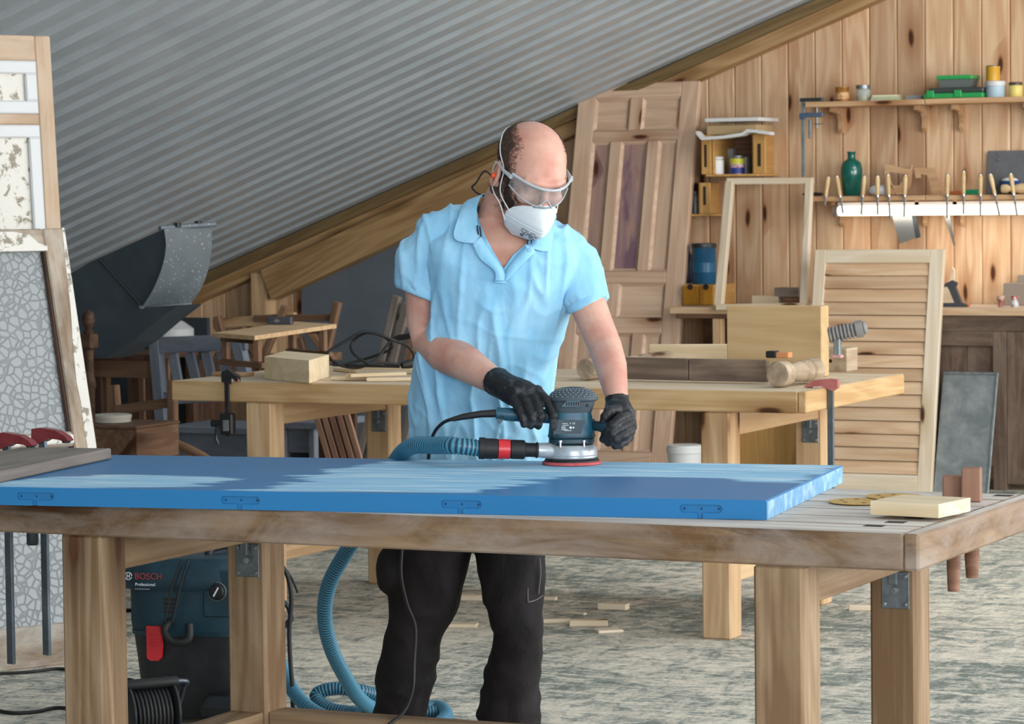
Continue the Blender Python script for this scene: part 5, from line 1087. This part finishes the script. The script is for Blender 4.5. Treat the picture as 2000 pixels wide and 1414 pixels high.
patch('placket', [(1036, 474, 7.336), (1018, 490, 7.318), (992, 522, 7.312), (984, 545, 7.316)], [(1046, 492, 7.325), (1032, 505, 7.314), (1006, 530, 7.310), (990, 548, 7.316)], m_shirt, .003)
mk(MB().tube([pc(966, 548, 7.306), pc(988, 549, 7.308)], .0012, 4), 'stitch', plain('stitch_blue', '4C8DBA', .8), shirt)
m_navy = plain('navy_tape', '22263A', .8)
for x0, y0, x1, y1, D in ((932, 440, 935, 466, 7.352), (937, 442, 940, 464, 7.350), (1032, 462, 1030, 477, 7.338), (1038, 458, 1038, 475, 7.340)): mk(MB().tube([pc(x0, y0, D), pc(x1, y1, D-.004)], .0018, 5), 'neck_tape', m_navy, shirt)
for x0, y0 in ((1030, 482), (1034, 489)): mk(MB().lathe([(.0045, 0), (.004, .002)], 10, T(*pc(x0, y0, 7.31)) @ RZ(25.5) @ RX(90)), 'button', m_shirt, shirt)
# ---- trousers
b = MB()
b.loft([ring(816, 1060, 930, .115, 7.63), ring(812, 1064, 990, .12, 7.63), ring(806, 1066, 1030, .115, 7.63)])
LG = [(1000, 800, 938, .105, 7.63), (1050, 776, 928, .098, 7.64), (1110, 764, 912, .09, 7.65), (1170, 762, 898, .083, 7.66), (1210, 762, 880, .078, 7.67), (1250, 752, 862, .075, 7.69), (1300, 742, 851, .076, 7.70), (1350, 736, 842, .076, 7.72), (1400, 735, 832, .078, 7.73), (1450, 736, 828, .078, 7.74), (1540, 738, 824, .078, 7.76)]
b.loft([ring(xl, xr, y, hd, D, ex=2.2) for y, xl, xr, hd, D in LG])
LG = [(1000, 915, 1068, .105, 7.63), (1050, 924, 1070, .098, 7.63), (1110, 934, 1062, .088, 7.62), (1170, 946, 1060, .08, 7.61), (1215, 960, 1058, .075, 7.61), (1235, 970, 1057, .072, 7.62), (1262, 961, 1055, .074, 7.64), (1310, 953, 1050, .076, 7.67), (1350, 946, 1047, .078, 7.69), (1392, 938, 1050, .08, 7.71), (1450, 938, 1050, .08, 7.73), (1535, 942, 1046, .08, 7.75)]
b.loft([ring(xl, xr, y, hd, D, ex=2.2) for y, xl, xr, hd, D in LG])
b.ell(pc(768, 1112, 7.64), (.040, .06, .062), None, 14, 10)
tr = remesh(b, .007, 4, .5)
def tfold(v):
    u, d, z = v.dot(CRT), v.dot(FW), v.z; am = .004+.006*max(0, min(1, (.72-z)/.4))
    return (noise.noise(V((u*8+z*5, d*8, z*13)))*1.0+.55*noise.noise(V((u*17-z*9, d*15, z*24+7))))*am
def tf2(v):
    u, d, z = v.dot(CRT), v.dot(FW), v.z; rd = 1-2.4*min(abs(noise.noise(V((u*6+z*7, d*6, z*9-u*4)))), .42); return rd*(.003+.007*max(0, min(1, (.62-z)/.3)))
tr.v = [v+n_*(tfold(v)*.7+tf2(v)) for v, n_ in zip(tr.v, tr.n)]
trs = mk(tr, 'work_trousers', m_trou, person, smooth=180)
m_st = plain('grey_stitch', '6E6A6C', .8)
for pts in (((1031, 1088, 7.545), (1031, 1130, 7.54), (1031, 1174, 7.535)), ((1031, 1176, 7.535), (1046, 1172, 7.55), (1060, 1163, 7.57)), ((1054, 1090, 7.56), (1056, 1120, 7.555), (1052, 1160, 7.55))): mk(MB().tube(spline([pc(*p) for p in pts], 6), .0014, 5), 'stitch', m_st, trs)
patch('cargo_pocket', [(1031, 1085, 7.548), (1031, 1130, 7.542), (1031, 1174, 7.538)], [(1064, 1085, 7.585), (1066, 1130, 7.575), (1060, 1166, 7.575)], m_trou, .006, trs)
for (x, D) in ((778, 7.72), (998, 7.70)):
    c = pc(x, 1545, D); c.z = 0; s_ = MB(); M_ = T(c.x, c.y, 0) @ RZ(25.5)
    s_.ell((0, -.04, .04), (.048, .14, .042), M_, 16, 10); s_.ell((0, .05, .06), (.045, .06, .06), M_, 14, 10); s_.box(-.045, .045, -.16, .095, .003, .02, .008, M_)
    mk(remesh(s_, .007, 3), 'shoe', m_rub, person, smooth=180)
# ---- gloves
def glove(palm, rs, fing, cf):
    b = MB(); b.tube([pc(*p) for p in palm], rs, 16)
    for f in fing:
        pts, r = f; P = spline([pc(*p) for p in pts], 4); n_ = len(P); b.tube(P, [r*(1.05-.25*i/(n_-1)) for i in range(n_)], 10); b.ell(P[-1], (r*.82,)*3, None, 10, 8); b.ell(P[0], (r*1.15,)*3, None, 10, 8)
        for q in (4, 8):
            if q < n_: b.ell(P[q], (r*1.08,)*3, None, 10, 8)
    b.tube([pc(*p) for p in cf[0]], cf[1], 18)
    g = remesh(b, .0022, 3, .5)
    g.v = [v+n_*(noise.noise(v*60)*.0012+noise.noise(v*150)*.0006) for v, n_ in zip(g.v, g.n)]
    gl_ = mk(g, 'glove', m_glove, person, smooth=180)
    return gl_
gL = glove([(984, 754, 7.215), (1003, 764, 7.19), (1024, 772, 7.168), (1042, 776, 7.155)], [.033, .035, .036, .028],
    [([(1050, 763, 7.155), (1068, 784, 7.115), (1081, 812, 7.095), (1082, 836, 7.10)], .0118), ([(1038, 770, 7.145), (1050, 793, 7.105), (1056, 814, 7.09), (1051, 831, 7.098)], .012),
     ([(1022, 776, 7.14), (1033, 797, 7.105), (1039, 816, 7.09), (1036, 831, 7.098)], .0115), ([(1004, 780, 7.145), (1013, 800, 7.11), (1021, 818, 7.095), (1023, 829, 7.10)], .0105),
     ([(1012, 785, 7.20), (1035, 805, 7.225), (1058, 815, 7.215)], .012)],
    ([(968, 744, 7.245), (978, 750, 7.225), (990, 757, 7.21)], [.0355, .034, .0335]))
gR = glove([(1206, 790, 7.185), (1211, 812, 7.155), (1216, 838, 7.14), (1214, 856, 7.14)], [.030, .036, .034, .022],
    [([(1226, 812, 7.125), (1212, 817, 7.085), (1196, 831, 7.072), (1181, 846, 7.09)], .0118), ([(1230, 827, 7.125), (1216, 834, 7.085), (1196, 847, 7.072), (1178, 857, 7.09)], .012),
     ([(1231, 841, 7.125), (1220, 849, 7.088), (1203, 858, 7.078), (1188, 865, 7.095)], .0115), ([(1228, 854, 7.13), (1221, 862, 7.10), (1211, 868, 7.09), (1201, 871, 7.10)], .0105),
     ([(1204, 800, 7.13), (1190, 803, 7.11), (1182, 815, 7.10), (1178, 828, 7.10)], .0125)],
    ([(1205, 774, 7.19), (1206, 788, 7.185), (1208, 800, 7.175)], [.0285, .0285, .031]))
for pts in (((966, 738, 7.245), (1000, 740, 7.19)), ): pass
# ================================================================ the sander
SX, SY0 = 1117, 906; SP = at(SX, SY0, Z=.891); SD = SP.dot(FW); SS = SD/F
SM = T(SP.x, SP.y, .8912) @ RZ(25.5)
sander = thing('orbital_sander', 'teal and grey orbital sander held in both gloved hands on the blue door', 'sander', SM)
q = lambda x: (x-SX)*SS
h = lambda y: (SY0-y)*SS
def sp(name, mb, m, par=None, smooth=40): return mk(mb, name, m, par or sander, M=SM, smooth=smooth)
def rr(hx, hy, z, cx=0, cy=0, n=36, ex=3.2):
    out = []
    for i in range(n):
        t = 2*math.pi*i/n; c, s = math.cos(t), math.sin(t); g = (abs(c)**ex+abs(s)**ex)**(-1/ex); out.append(V((cx+hx*c*g, cy+hy*s*g, z)))
    return out
m_sil = plain('silver_skirt', 'B4BCC2', .35, .4, c2='9CA5AC', sc=20); m_grip = plain('dark_grip', '3C474F', .6, bump=.2, bsc=300); m_padr = plain('red_abrasive', 'C05A5C', .8, c2='B04A4E', sc=60)
sp('abrasive_disc', MB().lathe([(.066, 0), (.0695, .001), (.0695, .005), (.066, .0075)], 40), m_padr)
sp('backing_pad', MB().lathe([(.064, .0076), (.064, .010), (.061, .0135), (.058, .0140)], 40), m_rub)
sk = sp('dust_skirt', MB().lathe([(.057, .0142), (.0595, .017), (.0595, .030), (.0575, .040), (.053, .0455), (.045, .047)], 40), m_sil)
sp('skirt_rib', MB().lathe([(.0597, .0205), (.0603, .022), (.0597, .0235)], 40, caps=False), m_sil, sk)
cl = sp('collar', MB().loft([rr(.0505, .048, .0495), rr(.053, .0505, .052), rr(.053, .0505, .060), rr(.0505, .048, .0625)]), m_teald)
for x in (1094, 1140): sp('bolt', MB().lathe([(.0028, .043), (.0028, .054), (.0052, .0545), (.0052, .059), (.002, .060)], 12, T(q(x), -.048, 0)), m_chrome, cl)
hb = sp('motor_housing', MB().loft([rr(.0535, .048, .063), rr(.0545, .049, .066), rr(.054, .0485, .074), rr(.0515, .046, .094), rr(.0475, .043, .116), rr(.046, .042, .122)]), m_teal)
sp('base_trim', MB().loft([rr(.0548, .0494, .0632), rr(.0556, .0502, .0655), rr(.055, .0496, .069)]), m_teald, hb)
hd = sp('head', MB().loft([rr(.0465, .0425, .1222, .002), rr(.0475, .0435, .126, .002), rr(.049, .045, .136, .003), rr(.052, .047, .1475, .004)]), m_grip)
CAPR = [(.055, .1477), (.0585, .150), (.059, .1535), (.056, .160), (.050, .167), (.040, .1735), (.027, .178), (.010, .180)]
cap = sp('palm_cap', MB().loft([rr(r_, r_*.88, z_, .004, ex=2.6) for r_, z_ in CAPR]), m_grip, smooth=60)
for i in range(-5, 6):          # raised grip dots on the cap
    for j in range(5):
        a = math.radians(-90+i*13+(6.5 if j % 2 else 0)); c0_, c1_ = CAPR[3], CAPR[6]; t_ = j/4.6; lev = 3+t_*3; li = int(lev); lf = lev-li
        r_ = CAPR[li][0]*(1-lf)+CAPR[li+1][0]*lf; z_ = CAPR[li][1]*(1-lf)+CAPR[li+1][1]*lf; g_ = (abs(math.cos(a))**2.6+abs(math.sin(a))**2.6)**(-1/2.6)
        mk(MB().ell((.004+r_*math.cos(a)*g_, r_*.88*math.sin(a)*g_, z_), (.0015, .0015, .0012), SM, 6, 4), 'grip_dot', m_sil, cap)
vp_ = sp('vent_plate', MB().prism([(-.024, .1375), (.018, .1375), (.020, .151), (-.012, .151)], -.0545, -.040), m_teal, hd, None)
for i in range(6): sp('vent_slot', MB().prism([(-.0135+i*.0055, .140), (-.0105+i*.0055, .140), (-.0098+i*.0055, .149), (-.0125+i*.0055, .149)], -.0553, -.0544), m_holeshade, vp_, None)
for x, z, y_ in ((.036, .139, -.041), (.031, .165, -.036), (.0475, .071, -.040), (-.040, .071, -.044)): sp('screw', MB().lathe([(.0042, 0), (.0036, .002)], 10, T(x, y_, z) @ RX(90)), m_rub, hb)
# rating plate with its fine print
pl = sp('rating_frame', MB().prism([(-.043, .0735), (.021, .0735), (.030, .104), (-.043, .108)], -.0495, -.044), m_grip, hb, None)
lbp = sp('rating_plate', MB().prism([(-.040, .078), (.010, .078), (.0165, .1035), (-.040, .1035)], -.0500, -.0494), m_teald, pl, None)
text('plate_text', 'CE', .0055, SM @ T(.001, -.0502, .0965), m_ink, lbp, .0001); text('plate_text', 'X', .005, SM @ T(-.0055, -.0502, .0965), m_ink, lbp, .0001)
for z, x0, x1 in ((.0975, -.022, -.009), (.0935, -.022, -.006), (.0895, -.024, -.012), (.0865, -.024, -.014), (.0835, -.024, -.008), (.0812, -.018, .0)):
    n_ = int((x1-x0)/.0025)
    for i in range(n_): sp('print_mark', MB().box(x0+i*.0025, x0+i*.0025+.0018, -.05015, -.04998, z, z+.0013, .0001), m_ink, lbp, None)
sp('print_mark', MB().lathe([(.0027, 0), (.0027, .0002)], 14, T(-.003, -.05, .0885) @ RX(90)), m_ink, lbp); sp('print_mark', MB().lathe([(.002, 0), (.002, .0002)], 14, T(.0035, -.05, .0885) @ RX(90)), m_ink, lbp)
# rear handle, tail, cable
rh = sp('rear_handle', MB().tube([(-.040, 0, h(812)), (q(1040), 0, h(810)), (q(1000), 0, h(808)), (q(978), 0, h(806)), (q(970), 0, h(805))], [(.016, .018), (.0145, .016), (.0145, .0155), (.0145, .0145), (.0135, .0135)], 16, flat=(0, 1, 0)), m_teal)
sp('hand_guard', MB().prism([(q(969), h(805)), (q(972), h(823)), (q(976), h(827)), (q(984), h(818)), (q(1000), h(812))], -.008, .008), m_teal, rh, None)
sp('screw', MB().lathe([(.0036, 0), (.0032, .0015)], 10, T(q(982), -.0145, h(812)) @ RX(90)), m_rub, rh)
pts = [(q(970), 0, h(805)), (q(940), 0, h(806)), (q(905), 0, h(811)), (q(884), .004, h(816))]
sp('cable_sleeve', MB().tube([V(p) for p in pts], [.0095, .0085, .0075, .0055], 12), m_rub)
cab = [SM @ V(p) for p in ((q(890), .003, h(814)), (q(868), .02, h(822)), (q(850), .05, h(840)))]
cab += [pc(842, 862, 7.28), pc(838, 885, 7.34), pc(834, 915, 7.42), pc(815, 980, 7.44), pc(790, 1040, 7.42), pc(784, 1085, 7.40), pc(784, 1130, 7.40), pc(795, 1180, 7.42), pc(811, 1225, 7.44), pc(809, 1290, 7.44), pc(806, 1345, 7.42), pc(790, 1388, 7.34), pc(760, 1415, 7.25), pc(700, 1460, 7.2), pc(640, 1560, 7.25)]
c_ = spline(cab, 8)
for i, v in enumerate(c_):
    if v.z < .02: c_[i].z = .02
mk(MB().tube(c_, .0042, 8), 'cable', m_rub, sander, smooth=60)
# side handle
sp('side_handle', MB().tube([(.045, -.008, h(832)), (q(1160), -.020, h(830)), (q(1172), -.036, h(831)), (q(1186), -.05, h(834)), (q(1204), -.062, h(838))], [.0125, .0115, .012, .0155, .0165], 14), m_teald)
sp('handle_collar', MB().lathe([(.0155, 0), (.0155, .010), (.013, .012)], 16, T(.043, -.006, h(831)), axis='x'), m_grip)
sp('dust_port', MB().tube([(-.045, -.02, h(880)), (q(1068), -.03, h(877)), (q(1050), -.034, h(876))], [.020, .0185, .0165], 16), m_sil)
# ================================================================ suction hose
def hpt(px, py, D): return pc(px, py, D)
ca = SM @ V((q(1050), -.034, h(876))); cb = SM @ V((q(936), -.045, h(870)))
hose = thing('suction_hose', 'teal corrugated suction hose running from the sander down to the floor', 'hose', V((pc(700, 1390, 8.6).x, pc(700, 1390, 8.6).y, .03)))
ax = (cb-ca); L_ = ax.length; HMx = axM(ca, ax)
mk(MB().lathe([(.014, -.003), (.0185, .0), (.0185, .004), (.0165, .005), (.0165, L_*.20), (.0175, L_*.205), (.0175, L_*.215)], 22, axis='x'), 'adapter', m_rub, hose, M=HMx, smooth=30)
mk(MB().lathe([(.0175, L_*.215), (.0215, L_*.225), (.0225, L_*.25), (.0225, L_*.455), (.021, L_*.465), (.021, L_*.475)], 22, axis='x'), 'adapter', m_rub, hose, M=HMx, smooth=30)
mk(MB().lathe([(.0212, L_*.475), (.0232, L_*.48), (.0232, L_*.675), (.0212, L_*.68)], 22, axis='x'), 'lock_ring', m_redp, hose, M=HMx, smooth=30)
mk(MB().lathe([(.021, L_*.68), (.0235, L_*.69), (.0240, L_*.90), (.0255, L_*.905), (.0255, L_*1.0), (.022, L_*1.005)], 22, axis='x'), 'cuff', m_rub, hose, M=HMx, smooth=30)
path = [cb, cb+(cb-ca).normalized()*.06+V((0, 0, .004)), hpt(850, 870, 7.17), hpt(803, 872, 7.27), hpt(772, 903, 7.44), hpt(752, 955, 7.6), hpt(715, 1020, 7.76), hpt(675, 1080, 7.86), hpt(643, 1140, 7.94), hpt(634, 1200, 8.01), hpt(645, 1260, 8.09), hpt(672, 1318, 8.2), hpt(700, 1362, 8.36), hpt(735, 1385, 8.58), hpt(800, 1390, 8.82), hpt(850, 1388, 8.95), hpt(872, 1402, 8.8), hpt(848, 1418, 8.6)]
path2 = [hpt(850, 1400, 8.85), hpt(790, 1378, 8.82), hpt(745, 1362, 8.72), hpt(700, 1349, 8.66), hpt(650, 1345, 8.66), hpt(618, 1358, 8.66), hpt(640, 1384, 8.62), hpt(700, 1396, 8.56), hpt(690, 1410, 8.46), hpt(640, 1402, 8.46), hpt(600, 1380, 8.52), hpt(570, 1345, 8.62), hpt(555, 1315, 8.72), hpt(540, 1285, 8.82), hpt(500, 1262, 8.85)]
k = NT('hose_teal'); at2 = k.n('ShaderNodeAttribute', _attribute_name='rib_shading'); m_hose = k.end(k.mix(at2.outputs['Fac'], lin('0B2733'), lin('4A8CA8')), .38, 0, .5)  # groove shade painted in: dark between the ribs, light on the crests
def ribhose(path, name, r=.0195, pitch=.0095):
    P = spline(path, 24); Lc = [0]
    for a, b in zip(P, P[1:]): Lc.append(Lc[-1]+(b-a).length)
    n = int(Lc[-1]/(pitch/4)); out = []; rs = []; j = 0
    for i in range(n+1):
        s = Lc[-1]*i/n
        while j < len(P)-2 and Lc[j+1] < s: j += 1
        t = (s-Lc[j])/max(Lc[j+1]-Lc[j], 1e-9); p = P[j].lerp(P[j+1], t); p.z = max(p.z, r+.002); out.append(p); rs.append(r+(.0012, -.0002, -.0016, -.0002)[i % 4])
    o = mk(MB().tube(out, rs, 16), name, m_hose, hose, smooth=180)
    at3 = o.data.attributes.new('rib_shading', 'FLOAT', 'POINT'); at3.data.foreach_set('value', [(1.0, .25, 0, .6)[(i//16) % 4] for i in range(len(o.data.vertices))])
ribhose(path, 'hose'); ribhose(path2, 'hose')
# ================================================================ vacuum extractor under the bench
VD = 8.95; VS = VD/F; VC = at(404, 1402, D=VD); VM = T(VC.x, VC.y, 0) @ RZ(25.5-12)
vac = thing('vacuum_cleaner', 'dark teal and black workshop vacuum under the front bench', 'vacuum cleaner', VM)
def vp2(name, mb, m, par=None, smooth=40): return mk(mb, name, m, par or vac, M=VM, smooth=smooth)
zz = lambda y: max(.0, (1402-y)*VS)
m_tank = plain('black_tank', '1B1C1F', .42, c2='2A2C30', sc=14, lo=.45, hi=.75)
tank = vp2('tank', MB().loft([rr(.155, .135, .02, ex=5), rr(.165, .145, .05, ex=5), rr(.178, .158, .19, ex=5), rr(.186, .166, .262, ex=5)]), m_tank)
vp2('tank_rim', MB().loft([rr(.190, .170, .262, ex=5), rr(.192, .172, .275, ex=5)]), m_teald, tank)
bodyv = vp2('motor_unit', MB().loft([rr(.192, .172, .275, ex=4.5), rr(.196, .175, .30, ex=4.5), rr(.196, .175, .40, ex=4.5), rr(.190, .17, .46, ex=4.5), rr(.175, .155, .485, ex=4.5), rr(.15, .13, .492, ex=4.5)]), m_teald)
vp2('lid_step', MB().loft([rr(.20, .172, .395, -.014, -.012, ex=4), rr(.203, .176, .405, -.014, -.012, ex=4), rr(.20, .173, .45, -.012, -.012, ex=4), rr(.18, .155, .475, -.008, -.010, ex=4)]), m_teald, bodyv)
hz = vp2('carry_handle', MB().tube(spline([(.05, -.10, .47), (.05, -.09, .505), (.10, 0, .515), (.05, .09, .505), (.05, .1, .47)], 6), .012, 10), m_rub)
fy = -.186
text('logo', 'BOSCH', .026, VM @ T(-.150, fy-.0035, .428), plain('logo_red', 'A8343A', .5), bodyv, .0006)
mk(MB().tube([V((-.168+.0105*math.cos(a), fy-.004, .437+.0105*math.sin(a))) for a in [i*math.pi/10 for i in range(20)]], .0012, 5, VM), 'logo_ring', m_ink, bodyv); 
for dx in (-.0035, .0035): mk(MB().box(-.168+dx-.001, -.168+dx+.001, fy-.0048, fy-.0035, .431, .443, .0002, VM), 'logo_ring', m_ink, bodyv)
mk(MB().box(-.172, -.164, fy-.0048, fy-.0035, .436, .438, .0002, VM), 'logo_ring', m_ink, bodyv)
text('logo', 'Professional', .0125, VM @ T(-.148, fy-.0035, .409), m_ink, bodyv, .0004)
for i in range(9): vp2('print_mark', MB().box(-.148+i*.005, -.148+i*.005+.0036, fy-.0042, fy-.0034, .398, .4015, .0002), m_zinc, bodyv, None)
mk(MB().box(-.196, -.18, fy-.004, fy+.002, .425, .475, .003, VM), 'white_patch', m_ink, bodyv)
for i in range(4): vp2('vent_slot', MB().box(-.068, -.03, -.1770, -.1735, .33+i*.012, .336+i*.012, .001), m_holeshade, bodyv, None)
lt_ = vp2('latch', MB().prism([(-.118, .20), (-.108, .192), (-.084, .192), (-.076, .20), (-.072, .235), (-.078, .292), (-.118, .292)], -.186, -.170), m_redp, None, 30)
for i in range(4): vp2('latch_rib', MB().box(-.110, -.085, -.1885, -.186, .235+i*.011, .241+i*.011, .001), m_redp, lt_, None)
hk = vp2('hook', MB().tube(spline([(-.05, -.180, .305), (-.05, -.20, .30), (-.052, -.215, .28), (-.03, -.22, .255), (0, -.22, .252), (.02, -.215, .265), (.02, -.21, .305)], 5), [.012]*31, 10), m_rub)
vp2('strap', MB().tube([(-.01, -.178, .485), (-.035, -.205, .40), (-.052, -.21, .31)], .0035, 8), m_rub); vp2('strap', MB().tube([(.01, -.178, .485), (-.01, -.205, .40), (-.03, -.21, .31)], .0035, 8), m_rub)
dl = vp2('dial_plate', MB().box(.052, .135, -.180, -.172, .32, .455, .006), m_teald, bodyv, None)
vp2('dial', MB().lathe([(.026, 0), (.026, .004), (.021, .006), (.018, .014), (.001, .015)], 24, T(.096, -.1795, .395) @ RX(90)), m_rub, dl); vp2('dial_rim', MB().lathe([(.0275, 0), (.0275, .003), (.0255, .0035), (.0255, .0)], 24, T(.096, -.1798, .395) @ RX(90), caps=False), m_steel, dl)
vp2('dial_pointer', MB().box(-.002, .002, -.197, -.1945, -.015, .015, .0003, T(.096, 0, .395) @ RY(30)), m_ink, dl, None)
text('dial_number', '15', .009, VM @ T(.058, -.1805, .425), m_ink, dl, .0002); text('dial_number', '22', .009, VM @ T(.082, -.1805, .440), m_ink, dl, .0002)
mk(MB().tube([V((.096+.033*math.cos(a), -.1805, .395+.033*math.sin(a))) for a in [math.radians(95+i*6) for i in range(13)]], .0009, 4, VM), 'dial_scale', m_ink, dl)
for sx in (-1, 1):
    for sy in (-1, 1): vp2('castor', MB().lathe([(.02, -.012), (.026, -.01), (.026, .01), (.02, .012)], 16, T(sx*.13, sy*.11, .0265), axis='x'), m_rub)
vp2('foot_rest', MB().loft([rr(.06, .03, .035, .10, -.165, ex=5), rr(.065, .033, .06, .10, -.165, ex=5), rr(.05, .02, .09, .10, -.15, ex=5)]), m_tank)
# hook for the cord on its right side, with the hanging lead
vp2('cord_hook', MB().tube(spline([(.19, -.03, .36), (.235, -.03, .35), (.262, -.03, .335), (.27, -.03, .30), (.25, -.03, .278), (.225, -.03, .29)], 5), .009, 8), m_gun)
mk(MB().tube(spline([pc(553, 1108, 8.6), pc(563, 1130, 8.6), pc(569, 1170, 8.6), pc(565, 1230, 8.6), pc(567, 1290, 8.6), pc(572, 1350, 8.6), pc(574, 1386, 8.62), pc(600, 1412, 8.6)], 8), .0065, 8), 'lead', m_rub, vac, smooth=60)
mk(MB().tube(spline([pc(553, 1105, 8.62), pc(570, 1130, 8.62), pc(582, 1158, 8.62)], 6), .0035, 8), 'lead', m_rub, vac, smooth=60)
mk(MB().tube(spline([VM @ V((-.19, .05, .30)), pc(238, 1195, 8.9), pc(224, 1235, 8.9), pc(222, 1290, 8.9), pc(232, 1350, 8.9)], 8), .006, 8), 'lead', m_rub, vac, smooth=60)
# ================================================================ cable reel in front of it
RD = 8.45; rc = at(295, 1440, Z=0); rc = at(288, 1425, D=RD); RM = T(rc.x, rc.y, 0) @ RZ(25.5+28)
reel = thing('cable_reel', 'black cable reel with tubular handle on the floor under the front bench', 'cable reel', RM)
def rp(name, mb, m, par=None, smooth=40): return mk(mb, name, m, par or reel, M=RM, smooth=smooth)
zc = .098; m_reel = plain('reel_plastic', '1E2023', .4, c2='3A3D42', sc=20, lo=.5, hi=.8)
for x0 in (-.075, .055): 
    fl = rp('flange', MB().lathe([(.03, x0-.004), (.09, x0), (.096, x0+.004), (.096, x0+.010), (.09, x0+.012), (.03, x0+.012)], 36, T(0, 0, zc), axis='x'), m_reel)
rp('drum', MB().lathe([(.05, -.063), (.05, .055)], 28, T(0, 0, zc), axis='x'), m_reel)
cp_ = [(-.055+.11*((t/300) if (t//300) % 2 == 0 else 1) % .11, 0, 0) for t in range(1)]
turns = []
for lay, rad in ((0, .056), (1, .068), (2, .079)):
    N = 9
    for i in range(N*20):
        u = i/(N*20); u = u if lay % 2 == 0 else 1-u; a = 2*math.pi*i/20; turns.append(V((-.056+.104*u, rad*math.cos(a), zc+rad*math.sin(a))))
rp('wound_cable', MB().tube(turns, .0058, 6), m_rub)
rp('stand', MB().tube(spline([(-.10, -.11, .008), (-.10, 0, .008), (-.10, .10, .008), (-.10, .04, .08), (-.10, -.02, .16), (-.09, -.04, .185), (.09, -.04, .185), (.10, -.02, .16), (.10, .04, .08), (.10, .10, .008), (.10, 0, .008), (.10, -.11, .008)], 5), .0075, 8), m_gun)
rp('grip', MB().lathe([(.014, -.075), (.015, -.07), (.015, .07), (.014, .075)], 14, T(0, -.04, .186), axis='x'), m_rub)
fl_ = [at(x, y, Z=.006) for x, y in ((-40, 1380), (20, 1392), (70, 1390), (115, 1382), (180, 1390), (240, 1400))]
tag(mk(MB().tube(spline(fl_, 8), .0058, 8), 'floor_cable', m_rub, smooth=60), 'black cable lying on the floor behind the left bench leg', 'cable')
fl_ = [at(x, y, Z=.006) for x, y in ((-40, 1318), (60, 1312), (120, 1306), (200, 1318), (260, 1328))]
tag(mk(MB().tube(spline(fl_, 8), .005, 8), 'floor_cable', m_rub, smooth=60), 'second black cable along the foot of the glass door', 'cable')
